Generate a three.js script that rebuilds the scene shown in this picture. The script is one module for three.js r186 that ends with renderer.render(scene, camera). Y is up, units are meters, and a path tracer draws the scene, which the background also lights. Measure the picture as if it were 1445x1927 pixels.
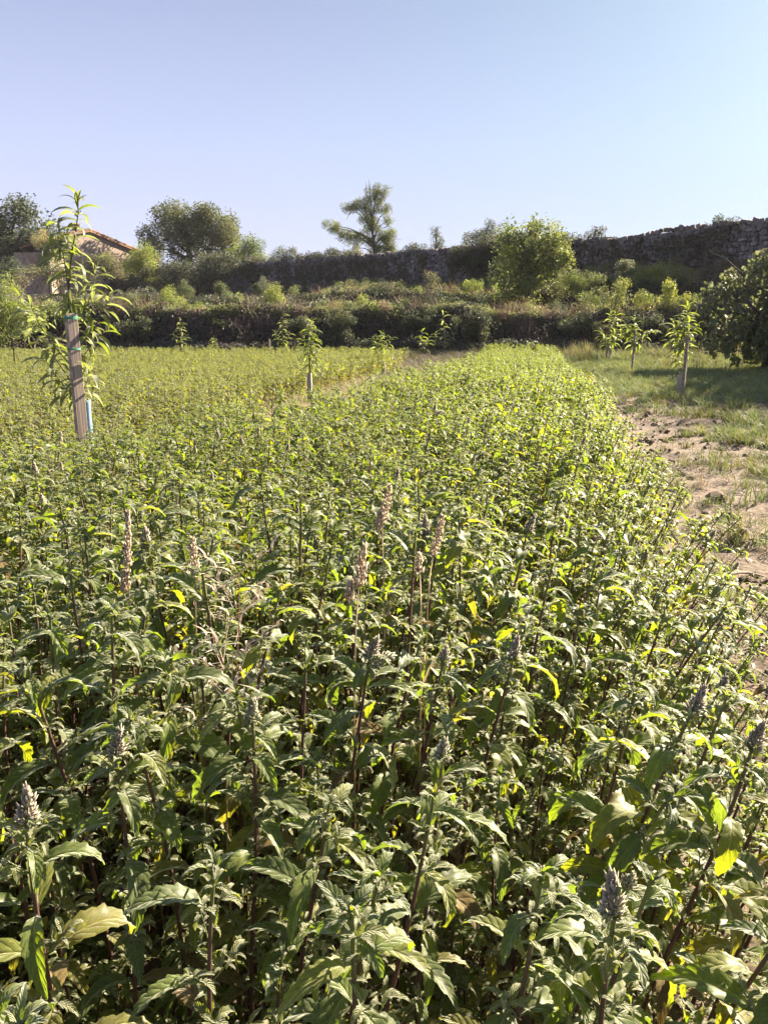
import * as THREE from 'three';
import { mergeGeometries } from 'three/addons/utils/BufferGeometryUtils.js';

// ---------------------------------------------------------------- camera, sky, sun, exposure
const W = 767, H = 1024, EYE = 1.5, PITCH = 14.0 * Math.PI / 180, FOCAL = 1455;
const lerp = (a, b, t) => a + (b - a) * t;
const scene = new THREE.Scene();
const camera = new THREE.PerspectiveCamera(2 * Math.atan(963.5 / FOCAL) * 180 / Math.PI, W / H, 0.02, 1500);
camera.position.set(0, EYE, 0);
camera.rotation.set(-PITCH, 0, 0);
const renderer = new THREE.WebGLRenderer({ antialias: true });
renderer.setSize(W, H);
renderer.toneMapping = THREE.LinearToneMapping;
renderer.toneMappingExposure = 5.7;
renderer.shadowMap.enabled = true;

const SUN_AZ = 49 * Math.PI / 180, SUN_EL = 28 * Math.PI / 180;   // to the right of the view, ahead
const sunDir = new THREE.Vector3(Math.sin(SUN_AZ) * Math.cos(SUN_EL), Math.sin(SUN_EL), -Math.cos(SUN_AZ) * Math.cos(SUN_EL));
const sun = new THREE.DirectionalLight(new THREE.Color(1, 0.85, 0.62), 5);
sun.position.copy(sunDir).multiplyScalar(80);
sun.castShadow = true;
sun.shadow.mapSize.set(4096, 4096);
Object.assign(sun.shadow.camera, { left: -60, right: 60, top: 60, bottom: -60, near: 1, far: 260 });
sun.shadow.radius = 1;
scene.add(sun, sun.target);

{ // clear late-afternoon sky: lavender blue overhead, paler towards the horizon, whiter round the sun
  const w = 512, h = 256, data = new Float32Array(w * h * 4);
  const STOPS = [[0, 0.1210, 0.1300, 0.1740], [6, 0.1165, 0.1285, 0.1745], [11, 0.1045, 0.1205, 0.1745], [19.5, 0.0745, 0.0865, 0.1350], [40, 0.0570, 0.0705, 0.1190], [90, 0.0450, 0.0580, 0.1060]];
  for (let j = 0; j < h; j++) for (let i = 0; i < w; i++) {
    const up = ((j + 0.5) / h - 0.5) * Math.PI, az = ((i + 0.5) / w - 0.5) * 2 * Math.PI, deg = Math.max(0, up * 180 / Math.PI);
    const y = Math.sin(up), x = Math.cos(az) * Math.cos(up), z = Math.sin(az) * Math.cos(up), k = (j * w + i) * 4;
    const c = Math.max(0, x * sunDir.x + y * sunDir.y + z * sunDir.z), g = Math.pow(c, 5), g2 = Math.pow(c, 16);
    for (let q = 0; q < 3; q++) data[k + q] = interp(STOPS.map((t) => [t[0], t[q + 1]]), deg) * (y < 0 ? 0.75 : 1) + [0.014, 0.052, 0.028][q] * g + [0.13, 0.11, 0.11][q] * g2;
    data[k + 3] = 1;
  }
  const sky = new THREE.DataTexture(data, w, h, THREE.RGBAFormat, THREE.FloatType);
  sky.mapping = THREE.EquirectangularReflectionMapping;
  sky.magFilter = THREE.LinearFilter; sky.needsUpdate = true;
  scene.background = sky; scene.environment = sky;
}

// ---------------------------------------------------------------- helpers
function rngOf(seed) { let s = (seed * 2654435761) >>> 0 || 1; return () => { s = (s + 0x6d2b79f5) | 0; let t = Math.imul(s ^ (s >>> 15), 1 | s); t = (t + Math.imul(t ^ (t >>> 7), 61 | t)) ^ t; return ((t ^ (t >>> 14)) >>> 0) / 4294967296; }; }
const clamp = (v, a, b) => Math.min(b, Math.max(a, v)), smooth = (v, a, b) => { const t = clamp((v - a) / (b - a), 0, 1); return t * t * (3 - 2 * t); };
function interp(table, x) { // piecewise linear [[x, y], ...]
  if (x <= table[0][0]) return table[0][1];
  for (let i = 1; i < table.length; i++) if (x <= table[i][0]) return lerp(table[i - 1][1], table[i][1], (x - table[i - 1][0]) / (table[i][0] - table[i - 1][0]));
  return table[table.length - 1][1];
}
const hash3 = (x, y, z) => { let h = Math.imul(x | 0, 374761393) ^ Math.imul(y | 0, 668265263) ^ Math.imul(z | 0, 2147483647 ^ 0x5bd1e995); h = Math.imul(h ^ (h >>> 13), 1274126177); return ((h ^ (h >>> 16)) >>> 0) / 4294967296; };
function noise3(x, y, z) {
  const i = Math.floor(x), j = Math.floor(y), k = Math.floor(z), f = (t) => t * t * (3 - 2 * t), u = f(x - i), v = f(y - j), w = f(z - k);
  const L = (a, b) => lerp(hash3(i, j + a, k + b), hash3(i + 1, j + a, k + b), u);
  return lerp(lerp(L(0, 0), L(1, 0), v), lerp(L(0, 1), L(1, 1), v), w);
}
const fbm = (x, y, z = 0, o = 4) => { let s = 0, a = 0.5, n = 0; for (let i = 0; i < o; i++) { s += a * noise3(x, y, z + i * 7.3); n += a; a *= 0.5; x *= 2.03; y *= 2.03; z *= 2.03; } return s / n; };
const V = (x, y, z) => new THREE.Vector3(x, y, z);
const UP = V(0, 1, 0);
// a pixel of the photograph (1445 x 1927) at a depth in metres -> a point of the place
function at(px, py, depth) {
  const nx = (px - 722.5) / FOCAL, ny = (963.5 - py) / FOCAL, s = depth / (ny * Math.sin(PITCH) + Math.cos(PITCH));
  return V(nx * s, EYE + (ny * Math.cos(PITCH) - Math.sin(PITCH)) * s, -depth);
}
const metres = (rpx, depth) => rpx * depth / FOCAL / 0.97;
const used = {};
function numbered(n) { const k = used[n] = (used[n] ?? -1) + 1; return k ? n + '_' + String(k).padStart(3, '0') : n; }
function thing(name, label, category, pos = [0, 0, 0], group) {
  const o = new THREE.Group(); o.name = numbered(name); o.position.set(...pos); o.userData = { label, category }; if (group) o.userData.group = group; scene.add(o); return o;
}
function mesh(name, geo, mat, parent, kind) { const m = new THREE.Mesh(geo, mat); m.name = name; m.castShadow = m.receiveShadow = true; if (kind) m.userData.kind = kind; parent.add(m); return m; }
function tag(o, label, category, group, kind) { o.name = numbered(o.name); o.userData = { label, category }; if (group) o.userData.group = group; if (kind) o.userData.kind = kind; scene.add(o); return o; }
function mark(o, g) { o.castShadow = o.receiveShadow = true; return o; }

class MB { // collects triangles into one geometry, optionally with vertex colours
  constructor(col = false) { this.p = []; this.u = []; this.i = []; this.c = col ? [] : null; this.n = 0; }
  v(x, y, z, u = 0, w = 0, c) { this.p.push(x, y, z); this.u.push(u, w); if (this.c) this.c.push(...(c || [1, 1, 1])); return this.n++; }
  tri(a, b, c) { this.i.push(a, b, c); }
  quad(a, b, c, d) { this.i.push(a, b, c, a, c, d); }
  geo(g, m, c) { // append a BufferGeometry
    const pos = g.attributes.position, uv = g.attributes.uv, col = g.attributes.color, b = this.n, t = new THREE.Vector3();
    for (let k = 0; k < pos.count; k++) { t.fromBufferAttribute(pos, k); if (m) t.applyMatrix4(m); this.v(t.x, t.y, t.z, uv ? uv.getX(k) : 0, uv ? uv.getY(k) : 0, c || (col ? [col.getX(k), col.getY(k), col.getZ(k)] : undefined)); }
    if (g.index) for (let k = 0; k < g.index.count; k++) this.i.push(b + g.index.getX(k)); else for (let k = 0; k < pos.count; k++) this.i.push(b + k);
    return this;
  }
  tube(pts, rad, sides = 5, cfn) { // pts: Vector3[], rad(t)
    const N = pts.length, rings = [];
    let side = V(1, 0, 0);
    for (let k = 0; k < N; k++) {
      const d = pts[Math.min(N - 1, k + 1)].clone().sub(pts[Math.max(0, k - 1)]).normalize();
      side.sub(d.clone().multiplyScalar(side.dot(d))); if (side.lengthSq() < 1e-6) side.set(0, 0, 1); side.normalize();
      const bi = d.clone().cross(side), r = rad(k / (N - 1)), ring = [];
      for (let s = 0; s <= sides; s++) { const a = s / sides * 2 * Math.PI, q = pts[k].clone().addScaledVector(side, Math.cos(a) * r).addScaledVector(bi, Math.sin(a) * r); ring.push(this.v(q.x, q.y, q.z, s / sides, k / (N - 1), cfn && cfn(k / (N - 1)))); }
      rings.push(ring);
    }
    for (let k = 0; k + 1 < N; k++) for (let s = 0; s < sides; s++) this.quad(rings[k][s], rings[k][s + 1], rings[k + 1][s + 1], rings[k + 1][s]);
    const e = rings[N - 1], c = this.v(pts[N - 1].x, pts[N - 1].y, pts[N - 1].z, 0.5, 1, cfn && cfn(1));
    for (let s = 0; s < sides; s++) this.tri(e[s], e[s + 1], c);
    return this;
  }
  build() {
    const g = new THREE.BufferGeometry();
    g.setAttribute('position', new THREE.Float32BufferAttribute(this.p, 3)); g.setAttribute('uv', new THREE.Float32BufferAttribute(this.u, 2));
    if (this.c) g.setAttribute('color', new THREE.Float32BufferAttribute(this.c, 3));
    g.setIndex(this.i); g.computeVertexNormals(); return g;
  }
}
const M4 = (p, q, s) => new THREE.Matrix4().compose(p, q, typeof s === 'number' ? V(s, s, s) : s);
const Q = (x, y, z, order = 'YXZ') => new THREE.Quaternion().setFromEuler(new THREE.Euler(x, y, z, order));

// ---------------------------------------------------------------- textures
function tex(w, h, fn, srgb) { // fn(u, v) -> [r, g, b] 0..1
  const d = new Uint8Array(w * h * 4);
  for (let j = 0; j < h; j++) for (let i = 0; i < w; i++) { const c = fn((i + 0.5) / w, (j + 0.5) / h), k = (j * w + i) * 4; for (let q = 0; q < 3; q++) d[k + q] = clamp(Math.round(c[q] * 255), 0, 255); d[k + 3] = 255; }
  const t = new THREE.DataTexture(d, w, h); t.magFilter = THREE.LinearFilter; t.minFilter = THREE.LinearMipmapLinearFilter; t.generateMipmaps = true; t.wrapS = t.wrapT = THREE.RepeatWrapping; if (srgb) t.colorSpace = THREE.SRGBColorSpace; t.needsUpdate = true; return t;
}
// distance to the lateral veins of a leaf, u across (0.5 is the midrib), v along
function veins(u, v, n) { const a = Math.abs(u - 0.5) * 2, s = (v - a * 0.20 + a * a * 0.02) * n, f = s - Math.floor(s); return { lat: Math.min(f, 1 - f) * 2, mid: a, f }; }
const mintMap = tex(256, 512, (u, v) => {
  const k = veins(u, v, 9), line = Math.exp(-Math.pow(k.lat / 0.13, 2)) * (1 - 0.6 * k.mid), mid = Math.exp(-Math.pow(k.mid / 0.05, 2));
  const net = fbm(u * 26, v * 52, 3, 3), spot = smooth(fbm(u * 14 + 40, v * 28, 6, 2), 0.72, 0.80) * 0.55, m = 0.78 + 0.20 * (net - 0.5) + 0.13 * (fbm(u * 5, v * 9, 1, 2) - 0.5), ve = Math.max(line * 0.7, mid);
  return [lerp(m * 0.93, 0.96, ve * 0.75), lerp(lerp(m, 1.0, ve * 0.6), 0.55, spot), lerp(lerp(m * 0.9, 0.9, ve * 0.8), 0.6, spot)];
}, true);
const mintBump = tex(256, 512, (u, v) => {
  const k = veins(u, v, 9), q = Math.pow(Math.sin(Math.PI * k.f), 0.7), mid = 1 - Math.exp(-Math.pow(k.mid / 0.09, 2)), net = fbm(u * 30, v * 60, 3, 2);
  const h = (0.25 + 0.6 * q * (1 - 0.35 * k.mid)) * mid + 0.14 * (net - 0.5); return [h, h, h];
});
const longMap = tex(128, 512, (u, v) => { const k = veins(u, v, 18), l = Math.exp(-Math.pow(k.lat / 0.16, 2)) * 0.5, mid = Math.exp(-Math.pow(k.mid / 0.09, 2)), m = 0.82 + 0.2 * (fbm(u * 10, v * 40, 8, 3) - 0.5), e = Math.max(l, mid); return [lerp(m * 0.95, 0.95, e), lerp(m, 1, e * 0.8), lerp(m * 0.9, 0.85, e)]; }, true);
const longBump = tex(128, 512, (u, v) => { const k = veins(u, v, 18), h = (0.4 + 0.5 * Math.sin(Math.PI * k.f)) * (1 - Math.exp(-Math.pow(k.mid / 0.12, 2))); return [h, h, h]; });
const woodMap = tex(128, 512, (u, v) => { const g = fbm(u * 40, v * 3, 2, 4), s = fbm(u * 9, v * 1.2, 5, 3), m = 0.62 + 0.5 * (g - 0.5) + 0.3 * (s - 0.5); return [m, m * 0.96, m * 0.94]; }, true);
const grainMap = tex(256, 256, (u, v) => { const p = (a) => 0.5 + 0.5 * Math.cos(2 * Math.PI * a), m = 0.74 + 0.42 * (fbm(u * 32, v * 32, 1, 4) - 0.5) + 0.1 * (hash3(u * 256, v * 256, 5) - 0.5); return [m, m * (0.985 + 0.02 * p(u)), m * 0.97]; }, true);
const grainBump = tex(256, 256, (u, v) => { const m = 0.6 * fbm(u * 16, v * 16, 11, 5) + 0.4 * fbm(u * 64, v * 64, 12, 2); return [m, m, m]; });

// ---------------------------------------------------------------- materials
const C = (r, g, b) => new THREE.Color().setRGB(r, g, b);
const leafMat = (r, g, b, o = {}) => new THREE.MeshPhysicalMaterial({ color: C(r, g, b), side: THREE.DoubleSide, roughness: 1, transmission: 0.76, thickness: 0, clearcoat: 1, clearcoatRoughness: 0.43, specularIntensity: 0.5, ...o });
const mintLook = { sheen: 0.25, sheenRoughness: 0.5, sheenColor: C(0.8, 0.82, 0.85), map: mintMap, bumpMap: mintBump, bumpScale: 0.0017 };
const MAT = {
  mint: [leafMat(0.34, 0.41, 0.018, mintLook), leafMat(0.25, 0.31, 0.028, mintLook), leafMat(0.46, 0.46, 0.018, mintLook)],
  mintYellow: leafMat(0.50, 0.42, 0.035, mintLook), mintDry: leafMat(0.24, 0.15, 0.06, { ...mintLook, clearcoat: 0.1, transmission: 0.3 }),
  shoot: leafMat(0.40, 0.40, 0.06, { ...mintLook, clearcoat: 0.6 }),
  stem: new THREE.MeshStandardMaterial({ color: 0xffffff, vertexColors: true, roughness: 0.55 }),
  spike: new THREE.MeshPhysicalMaterial({ color: 0xffffff, vertexColors: true, roughness: 0.9, sheen: 0.4, sheenRoughness: 0.5, sheenColor: C(0.8, 0.78, 0.8), side: THREE.DoubleSide, transmission: 0.25, thickness: 0 }),
  straw: new THREE.MeshPhysicalMaterial({ color: C(0.50, 0.36, 0.22), roughness: 0.85, side: THREE.DoubleSide, transmission: 0.3, thickness: 0 }),
  straws: new THREE.MeshPhysicalMaterial({ color: 0xffffff, vertexColors: true, roughness: 0.85, side: THREE.DoubleSide, transmission: 0.35, thickness: 0 }),
  grass: new THREE.MeshPhysicalMaterial({ color: 0xffffff, vertexColors: true, roughness: 0.9, side: THREE.DoubleSide, transmission: 0.45, thickness: 0 }),
  bark: new THREE.MeshStandardMaterial({ color: C(0.16, 0.12, 0.095), map: woodMap, roughness: 0.9 }),
  sapBark: new THREE.MeshStandardMaterial({ color: C(0.22, 0.17, 0.10), map: woodMap, roughness: 0.8 }),
  wood: new THREE.MeshStandardMaterial({ color: C(0.76, 0.65, 0.59), map: woodMap, bumpMap: woodMap, bumpScale: 0.002, roughness: 0.8 }),
  paleWood: new THREE.MeshStandardMaterial({ color: C(0.55, 0.47, 0.40), map: woodMap, roughness: 0.85 }),
  guard: new THREE.MeshPhysicalMaterial({ color: C(0.36, 0.33, 0.31), roughness: 0.6, side: THREE.DoubleSide, transmission: 0.35, thickness: 0 }),
  blueGuard: new THREE.MeshPhysicalMaterial({ color: C(0.30, 0.50, 0.66), roughness: 0.55, side: THREE.DoubleSide, transmission: 0.35, thickness: 0, bumpMap: grainBump, bumpScale: 0.006 }),
  longLeaf: leafMat(0.26, 0.30, 0.03, { map: longMap, bumpMap: longBump, bumpScale: 0.0025, clearcoat: 0.85, clearcoatRoughness: 0.35 }),
  longLeafPale: leafMat(0.33, 0.35, 0.12, { map: longMap, bumpMap: longBump, bumpScale: 0.0025, clearcoat: 0.85, clearcoatRoughness: 0.35 }),
  foliage: leafMat(1, 1, 1, { clearcoat: 0.35, clearcoatRoughness: 0.5, transmission: 0.45 }),
  stone: new THREE.MeshStandardMaterial({ color: C(0.27, 0.245, 0.275), map: grainMap, roughness: 0.95 }),
  stonePale: new THREE.MeshStandardMaterial({ color: C(0.37, 0.34, 0.38), map: grainMap, roughness: 0.95 }),
  stoneDark: new THREE.MeshStandardMaterial({ color: C(0.17, 0.155, 0.175), map: grainMap, roughness: 0.95 }),
  mortar: new THREE.MeshStandardMaterial({ color: C(0.13, 0.11, 0.10), roughness: 1 }),
  stucco: new THREE.MeshStandardMaterial({ color: C(0.52, 0.41, 0.36), map: grainMap, bumpMap: grainBump, bumpScale: 0.03, roughness: 0.95 }),
  tile: new THREE.MeshStandardMaterial({ color: C(0.33, 0.17, 0.11), map: grainMap, roughness: 0.9 }),
  ground: new THREE.MeshStandardMaterial({ color: 0xffffff, vertexColors: true, map: grainMap, bumpMap: grainBump, bumpScale: 0.02, roughness: 1 }),
  clod: new THREE.MeshStandardMaterial({ color: C(0.24, 0.17, 0.13), map: grainMap, bumpMap: grainBump, bumpScale: 0.01, roughness: 1 }),
  tie: new THREE.MeshStandardMaterial({ color: C(0.02, 0.25, 0.17), roughness: 0.5 }),
};

// ---------------------------------------------------------------- the lie of the land (d is the distance ahead of the camera)
const BANK = (x) => 29.9 + 2.6 * (fbm(x * 0.3, 1.7, 0, 3) - 0.5);
const BANK2 = (x) => 37.6 - 0.25 * Math.max(0, x - 2) + 1.6 * (fbm(x * 0.2, 7.7, 3, 2) - 0.5);
const WALL = (x) => Math.max(50 - 0.78 * x, 34.5);
const soilHeight = (x, d) => 0.05 * (fbm(x * 1.1, d * 0.9, 4, 3) - 0.5);
function land(x, d) {
  let y = 0.10 * (fbm(x * 0.35, d * 0.3, 2, 3) - 0.5) + 0.012 * d * smooth(d, 22, 31);
  y += soilHeight(x, d);
  if (x > 0.4 && x < 9 && d > 1 && d < 14) y += (0.10 * Math.pow(fbm(x * 5, d * 5, 3, 4), 2) + 0.035 * fbm(x * 14, d * 14, 9, 3)) * smooth(x, 0.4, 0.8) - 0.08 * Math.exp(-Math.pow((x - 1.7 - 0.1 * d - 0.5 * fbm(d * 0.8, 2, 1, 2)) / 0.2, 2)) * smooth(fbm(d * 0.9, 4, 2, 2), 0.45, 0.6);
  const b1 = BANK(x), b2 = BANK2(x), w = WALL(x);
  y += (1.2 + 0.9 * (fbm(x * 0.35, 4.4, 1, 3) - 0.5)) * smooth(d, b1 - 0.6, b1 + 0.9) + 0.2 * smooth(d, b1 + 1, b2 - 0.5);
  y += (0.12 + 0.38 * smooth(x, -5.5, -1) + 0.3 * smooth(x, 2, 10) + 0.25 * (fbm(x * 0.4, 14.4, 1, 3) - 0.5)) * smooth(d, b2 - 0.7, b2 + 1.2) + (0.25 + 0.5 * smooth(x, -5.5, -1) + 0.25 * smooth(x, 2, 10)) * smooth(d, b2 + 0.9, Math.max(w - 0.6, b2 + 2));
  if (x < -18) y += 0.9 * smooth(-x, 18, 24) * smooth(d, 45, 58);
  y += (1.9 + 0.9 * smooth(-x, 1, 5.5)) * smooth(d, w + 0.2, w + 1.2) + 0.012 * Math.max(0, d - w);
  return y;
}
// edges of the two mint beds
const BED_R = [[0, 0.85], [1.2, 0.76], [1.6, 0.76], [2.1, 0.88], [3, 1.1], [5.6, 1.64], [8.7, 2.3], [14.5, 3.35], [20, 4.35], [24.5, 5.2]];
const BED_L = [[0, -2.6], [3, -3.2], [6.3, -4.3], [6.9, -1.5], [8.1, -0.6], [9.3, -0.35], [11.3, 0.1], [14.9, 1.1], [18.3, 2.0], [24.5, 2.9]];
const bedH = (d) => interp([[0, 1.02], [2, 1.0], [4, 0.94], [8, 0.85], [16, 0.78], [24, 0.74]], d);
const inNear = (x, d) => d > 0.28 && d < 24.6 - 1.2 * Math.pow((x - 3.9) / 1.2, 2) * 0.5 && x > interp(BED_L, d) + 0.16 * (noise3(d * 1.7, 3, 1) - 0.5) && x < interp(BED_R, d) + 0.2 * (noise3(d * 1.9, 8, 1) - 0.5);
const FAR_R = (d) => 0.55 + 0.19 * (d - 24);
const farEdge = (x) => 24.2 + 0.7 * (fbm(x * 0.5, 3, 2, 2) - 0.5);
const inFar = (x, d) => d > 3.6 && d < farEdge(x) && x < FAR_R(d) + 0.3 * (noise3(d * 1.2, 5, 9) - 0.5) && x > -0.55 * d - 2.2;

{ // one ground sheet, fine where the bare path is seen from near
  const xs = [], ds = [];
  for (let x = -420; x < -30; x += 30) xs.push(x); for (let x = -30; x < -3; x += 0.9) xs.push(x); for (let x = -3; x < 0.4; x += 0.4) xs.push(x); for (let x = 0.4; x < 9; x += 0.06) xs.push(x); for (let x = 9; x < 30; x += 0.8) xs.push(x); for (let x = 30; x <= 420; x += 30) xs.push(x);
  for (let d = -60; d < -3; d += 8) ds.push(d); for (let d = -3; d < 1.2; d += 0.4) ds.push(d); for (let d = 1.2; d < 9; d += 0.05) ds.push(d); for (let d = 9; d < 30; d += 0.25) ds.push(d); for (let d = 30; d < 62; d += 0.3) ds.push(d); for (let d = 62; d < 100; d += 4) ds.push(d); for (let d = 100; d <= 1200; d += 60) ds.push(d);
  const b = new MB(true);
  for (const d of ds) for (const x of xs) {
    const y = land(x, d);
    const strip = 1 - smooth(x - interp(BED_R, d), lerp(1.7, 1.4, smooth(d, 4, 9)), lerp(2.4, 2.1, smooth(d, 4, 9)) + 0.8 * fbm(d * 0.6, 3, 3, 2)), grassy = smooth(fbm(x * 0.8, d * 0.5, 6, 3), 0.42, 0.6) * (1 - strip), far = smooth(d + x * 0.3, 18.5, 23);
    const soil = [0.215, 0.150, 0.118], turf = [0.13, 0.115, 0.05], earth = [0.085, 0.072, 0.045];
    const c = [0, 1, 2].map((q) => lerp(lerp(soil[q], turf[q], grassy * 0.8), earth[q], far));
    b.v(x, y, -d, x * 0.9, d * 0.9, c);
  }
  const n = xs.length;
  for (let j = 0; j + 1 < ds.length; j++) for (let i = 0; i + 1 < n; i++) { const a = j * n + i; b.quad(a, a + 1, a + n + 1, a + n); }
  const g = mesh('ground', b.build(), MAT.ground, scene); g.userData = { kind: 'structure', label: 'bare pinkish soil and terraced banks rising behind the mint field', category: 'ground' }; used.ground = 0;
}

// ---------------------------------------------------------------- scattering foliage
const tmpM = new THREE.Matrix4();
function instanced(name, geo, mat, list, parent) { // list of {m, c}
  const o = new THREE.InstancedMesh(geo, mat, list.length); o.name = name; o.castShadow = o.receiveShadow = true;
  list.forEach((e, k) => { o.setMatrixAt(k, e.m); if (e.c) o.setColorAt(k, C(...e.c)); });
  o.userData.kind = 'stuff'; if (parent) parent.add(o); return o;
}
// a loose clump of small folded leaves inside a ball of radius 1
function clumpGeo(seed, n, size, aspect = 0.45, droop = 0, shell = 0.35) {
  const r = rngOf(seed), b = new MB();
  for (let k = 0; k < n; k++) {
    const d = V(r() - 0.5, r() - 0.5, r() - 0.5).normalize().multiplyScalar(shell + (1 - shell) * Math.cbrt(r()));
    const q = Q((r() - 0.5) * 2.2 + droop, r() * 6.283, (r() - 0.5) * 1.6), s = size * (0.6 + 0.8 * r()), w = s * aspect;
    const P = [V(0, 0, 0), V(-w, 0.25 * w, s * 0.5), V(0, 0, s * 0.55), V(w, 0.25 * w, s * 0.5), V(0, -0.18 * s, s)].map((p) => p.applyQuaternion(q).add(d));
    const i = P.map((p, j) => b.v(p.x, p.y, p.z, [0.5, 0, 0.5, 1, 0.5][j], [0, 0.5, 0.5, 0.5, 1][j]));
    b.tri(i[0], i[2], i[1]); b.tri(i[0], i[3], i[2]); b.tri(i[1], i[2], i[4]); b.tri(i[2], i[3], i[4]);
  }
  return b.build();
}
const CL = { fine: clumpGeo(1, 90, 0.19), mid: clumpGeo(2, 60, 0.27), big: clumpGeo(3, 22, 0.5, 0.42, 0.7), feather: clumpGeo(4, 46, 0.42, 0.16, 0.5), ivy: clumpGeo(5, 44, 0.27, 0.62, 0.9) };
function blade(b, p, az, len, wid, bend, c0, c1, segs = 3) {
  const dx = Math.sin(az), dz = Math.cos(az), L = [], R = [];
  for (let k = 0; k <= segs; k++) { const t = k / segs, o = bend * t * t * len, y = len * t * (1 - 0.35 * bend * t), w = wid * (1 - 0.9 * t * t), c = [0, 1, 2].map((q) => lerp(c0[q], c1[q], t)); L.push(b.v(p.x + dx * o - dz * w, p.y + y, p.z + dz * o + dx * w, 0, t, c)); R.push(b.v(p.x + dx * o + dz * w, p.y + y, p.z + dz * o - dx * w, 1, t, c)); }
  for (let k = 0; k < segs; k++) b.quad(L[k], R[k], R[k + 1], L[k + 1]);
}
function tuftGeo(seed, n, h, spread, wid, c0, c1, bend = 0.6) { const r = rngOf(seed), b = new MB(true); for (let k = 0; k < n; k++) { const a = r() * 6.283, s = spread * Math.sqrt(r()); blade(b, V(Math.cos(a) * s, 0, Math.sin(a) * s), r() * 6.283, h * (0.45 + 0.7 * r()), wid, bend * (0.3 + r()), c0, c1); } return b.build(); }
const vary = (r, c, a) => { const k = 1 + (r() - 0.5) * 2 * a, h = (r() - 0.5) * a * 0.5; return [c[0] * k * (1 + h), c[1] * k, c[2] * k * (1 - h)]; };

// crown made of leaf clumps spread through several balls; balls: [px, py, radius px, depth offset] at depth d
function crownList(seed, balls, d, unit, density, color, color2) {
  const r = rngOf(seed), out = [];
  for (const [px, py, rp, dz = 0] of balls) {
    const c = at(px, py, d + dz), R = metres(rp, d), n = Math.max(6, Math.round(density * Math.pow(R / unit, 2) * 6.5));
    for (let k = 0; k < n; k++) {
      const dir = V(r() - 0.5, r() - 0.5, r() - 0.5).normalize(), rad = R * (0.35 + 0.68 * Math.sqrt(r()));
      const p = c.clone().addScaledVector(dir, rad * (0.66 + 0.68 * noise3(dir.x * 2.3 + px, dir.y * 2.3 + py, dir.z * 2.3)));
      if (fbm(p.x * 0.9 / unit * 0.4 + seed, p.y * 0.9 / unit * 0.4, p.z * 0.4 / unit, 2) < 0.33) continue;
      out.push({ p, m: M4(p, Q(r() * 0.8, r() * 6.283, r() * 0.8), unit * (0.5 + 0.6 * r())), c: vary(r, color2 && r() < 0.4 ? color2 : color, 0.28) });
    }
  }
  return out;
}
function limbs(b, base, balls, d, rad, seed) {
  const r = rngOf(seed), cs = balls.map(([px, py, rp, dz = 0]) => at(px, py, d + dz));
  const topY = Math.max(...cs.map((c) => c.y)), mid = cs.reduce((a, c) => a.add(c), V(0, 0, 0)).multiplyScalar(1 / cs.length);
  const trunkTop = V(lerp(base.x, mid.x, 0.7), lerp(base.y, topY, 0.72), lerp(base.z, mid.z, 0.7)), pts = [];
  for (let k = 0; k <= 8; k++) { const t = k / 8; pts.push(base.clone().lerp(trunkTop, t).add(V((r() - 0.5) * rad * 1.5 * t, 0, (r() - 0.5) * rad * 1.5 * t))); }
  b.tube(pts, (t) => rad * (1.15 - 0.85 * t), 7);
  for (const c of cs) {
    const t = clamp((c.y - base.y) / (trunkTop.y - base.y) * 0.62, 0.15, 0.95), s = base.clone().lerp(trunkTop, t), m = s.clone().lerp(c, 0.5).add(V(0, (c.y - s.y) * 0.12 + rad, 0));
    b.tube([s, s.clone().lerp(m, 0.5), m, m.clone().lerp(c, 0.5), c], (q) => rad * 0.42 * (1 - 0.8 * q), 5);
  }
}
const local = (b, o) => { const g = b.build(); g.translate(-o[0], -o[1], -o[2]); return g; };
function plantOf(name, label, category, group, { d, base, balls, unit = 0.4, density = 1, color, color2, leaf = 'fine', rad = 0.12, seed = 1, twigs }) {
  const bp = base ? at(base[0], base[1], d) : V(0, 0, 0);
  if (!base) { const low = balls.reduce((a, c) => (c[1] + c[2] > a[1] + a[2] ? c : a)), p = at(low[0], low[1], d); bp.set(p.x, 0, -d); }
  bp.y = land(bp.x, d) - 0.05;
  const o = thing(name, label, category, [bp.x, bp.y, bp.z], group), off = [bp.x, bp.y, bp.z];
  const b = new MB(); limbs(b, bp, balls, d, rad, seed + 5);
  if (twigs) for (const [x0, y0, x1, y1] of twigs) { const a = at(x0, y0, d), e = at(x1, y1, d + 0.5), m = a.clone().lerp(e, 0.5).add(V(0, 0.1, 0)); b.tube([a, m, e], (t) => 0.035 * (1 - 0.8 * t), 4); }
  mesh(category === 'tree' ? 'trunk' : 'stem', local(b, off), MAT.bark, o);
  const list = crownList(seed, balls, d, unit, density, color, color2);
  list.forEach((e) => { e.m.premultiply(tmpM.makeTranslation(-off[0], -off[1], -off[2])); });
  instanced(category === 'tree' ? 'crown' : 'foliage', CL[leaf], MAT.foliage, list, o);
  return o;
}

scene.fog = new THREE.FogExp2(new THREE.Color(0.93, 0.92, 1.0), 0.00022);

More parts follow.
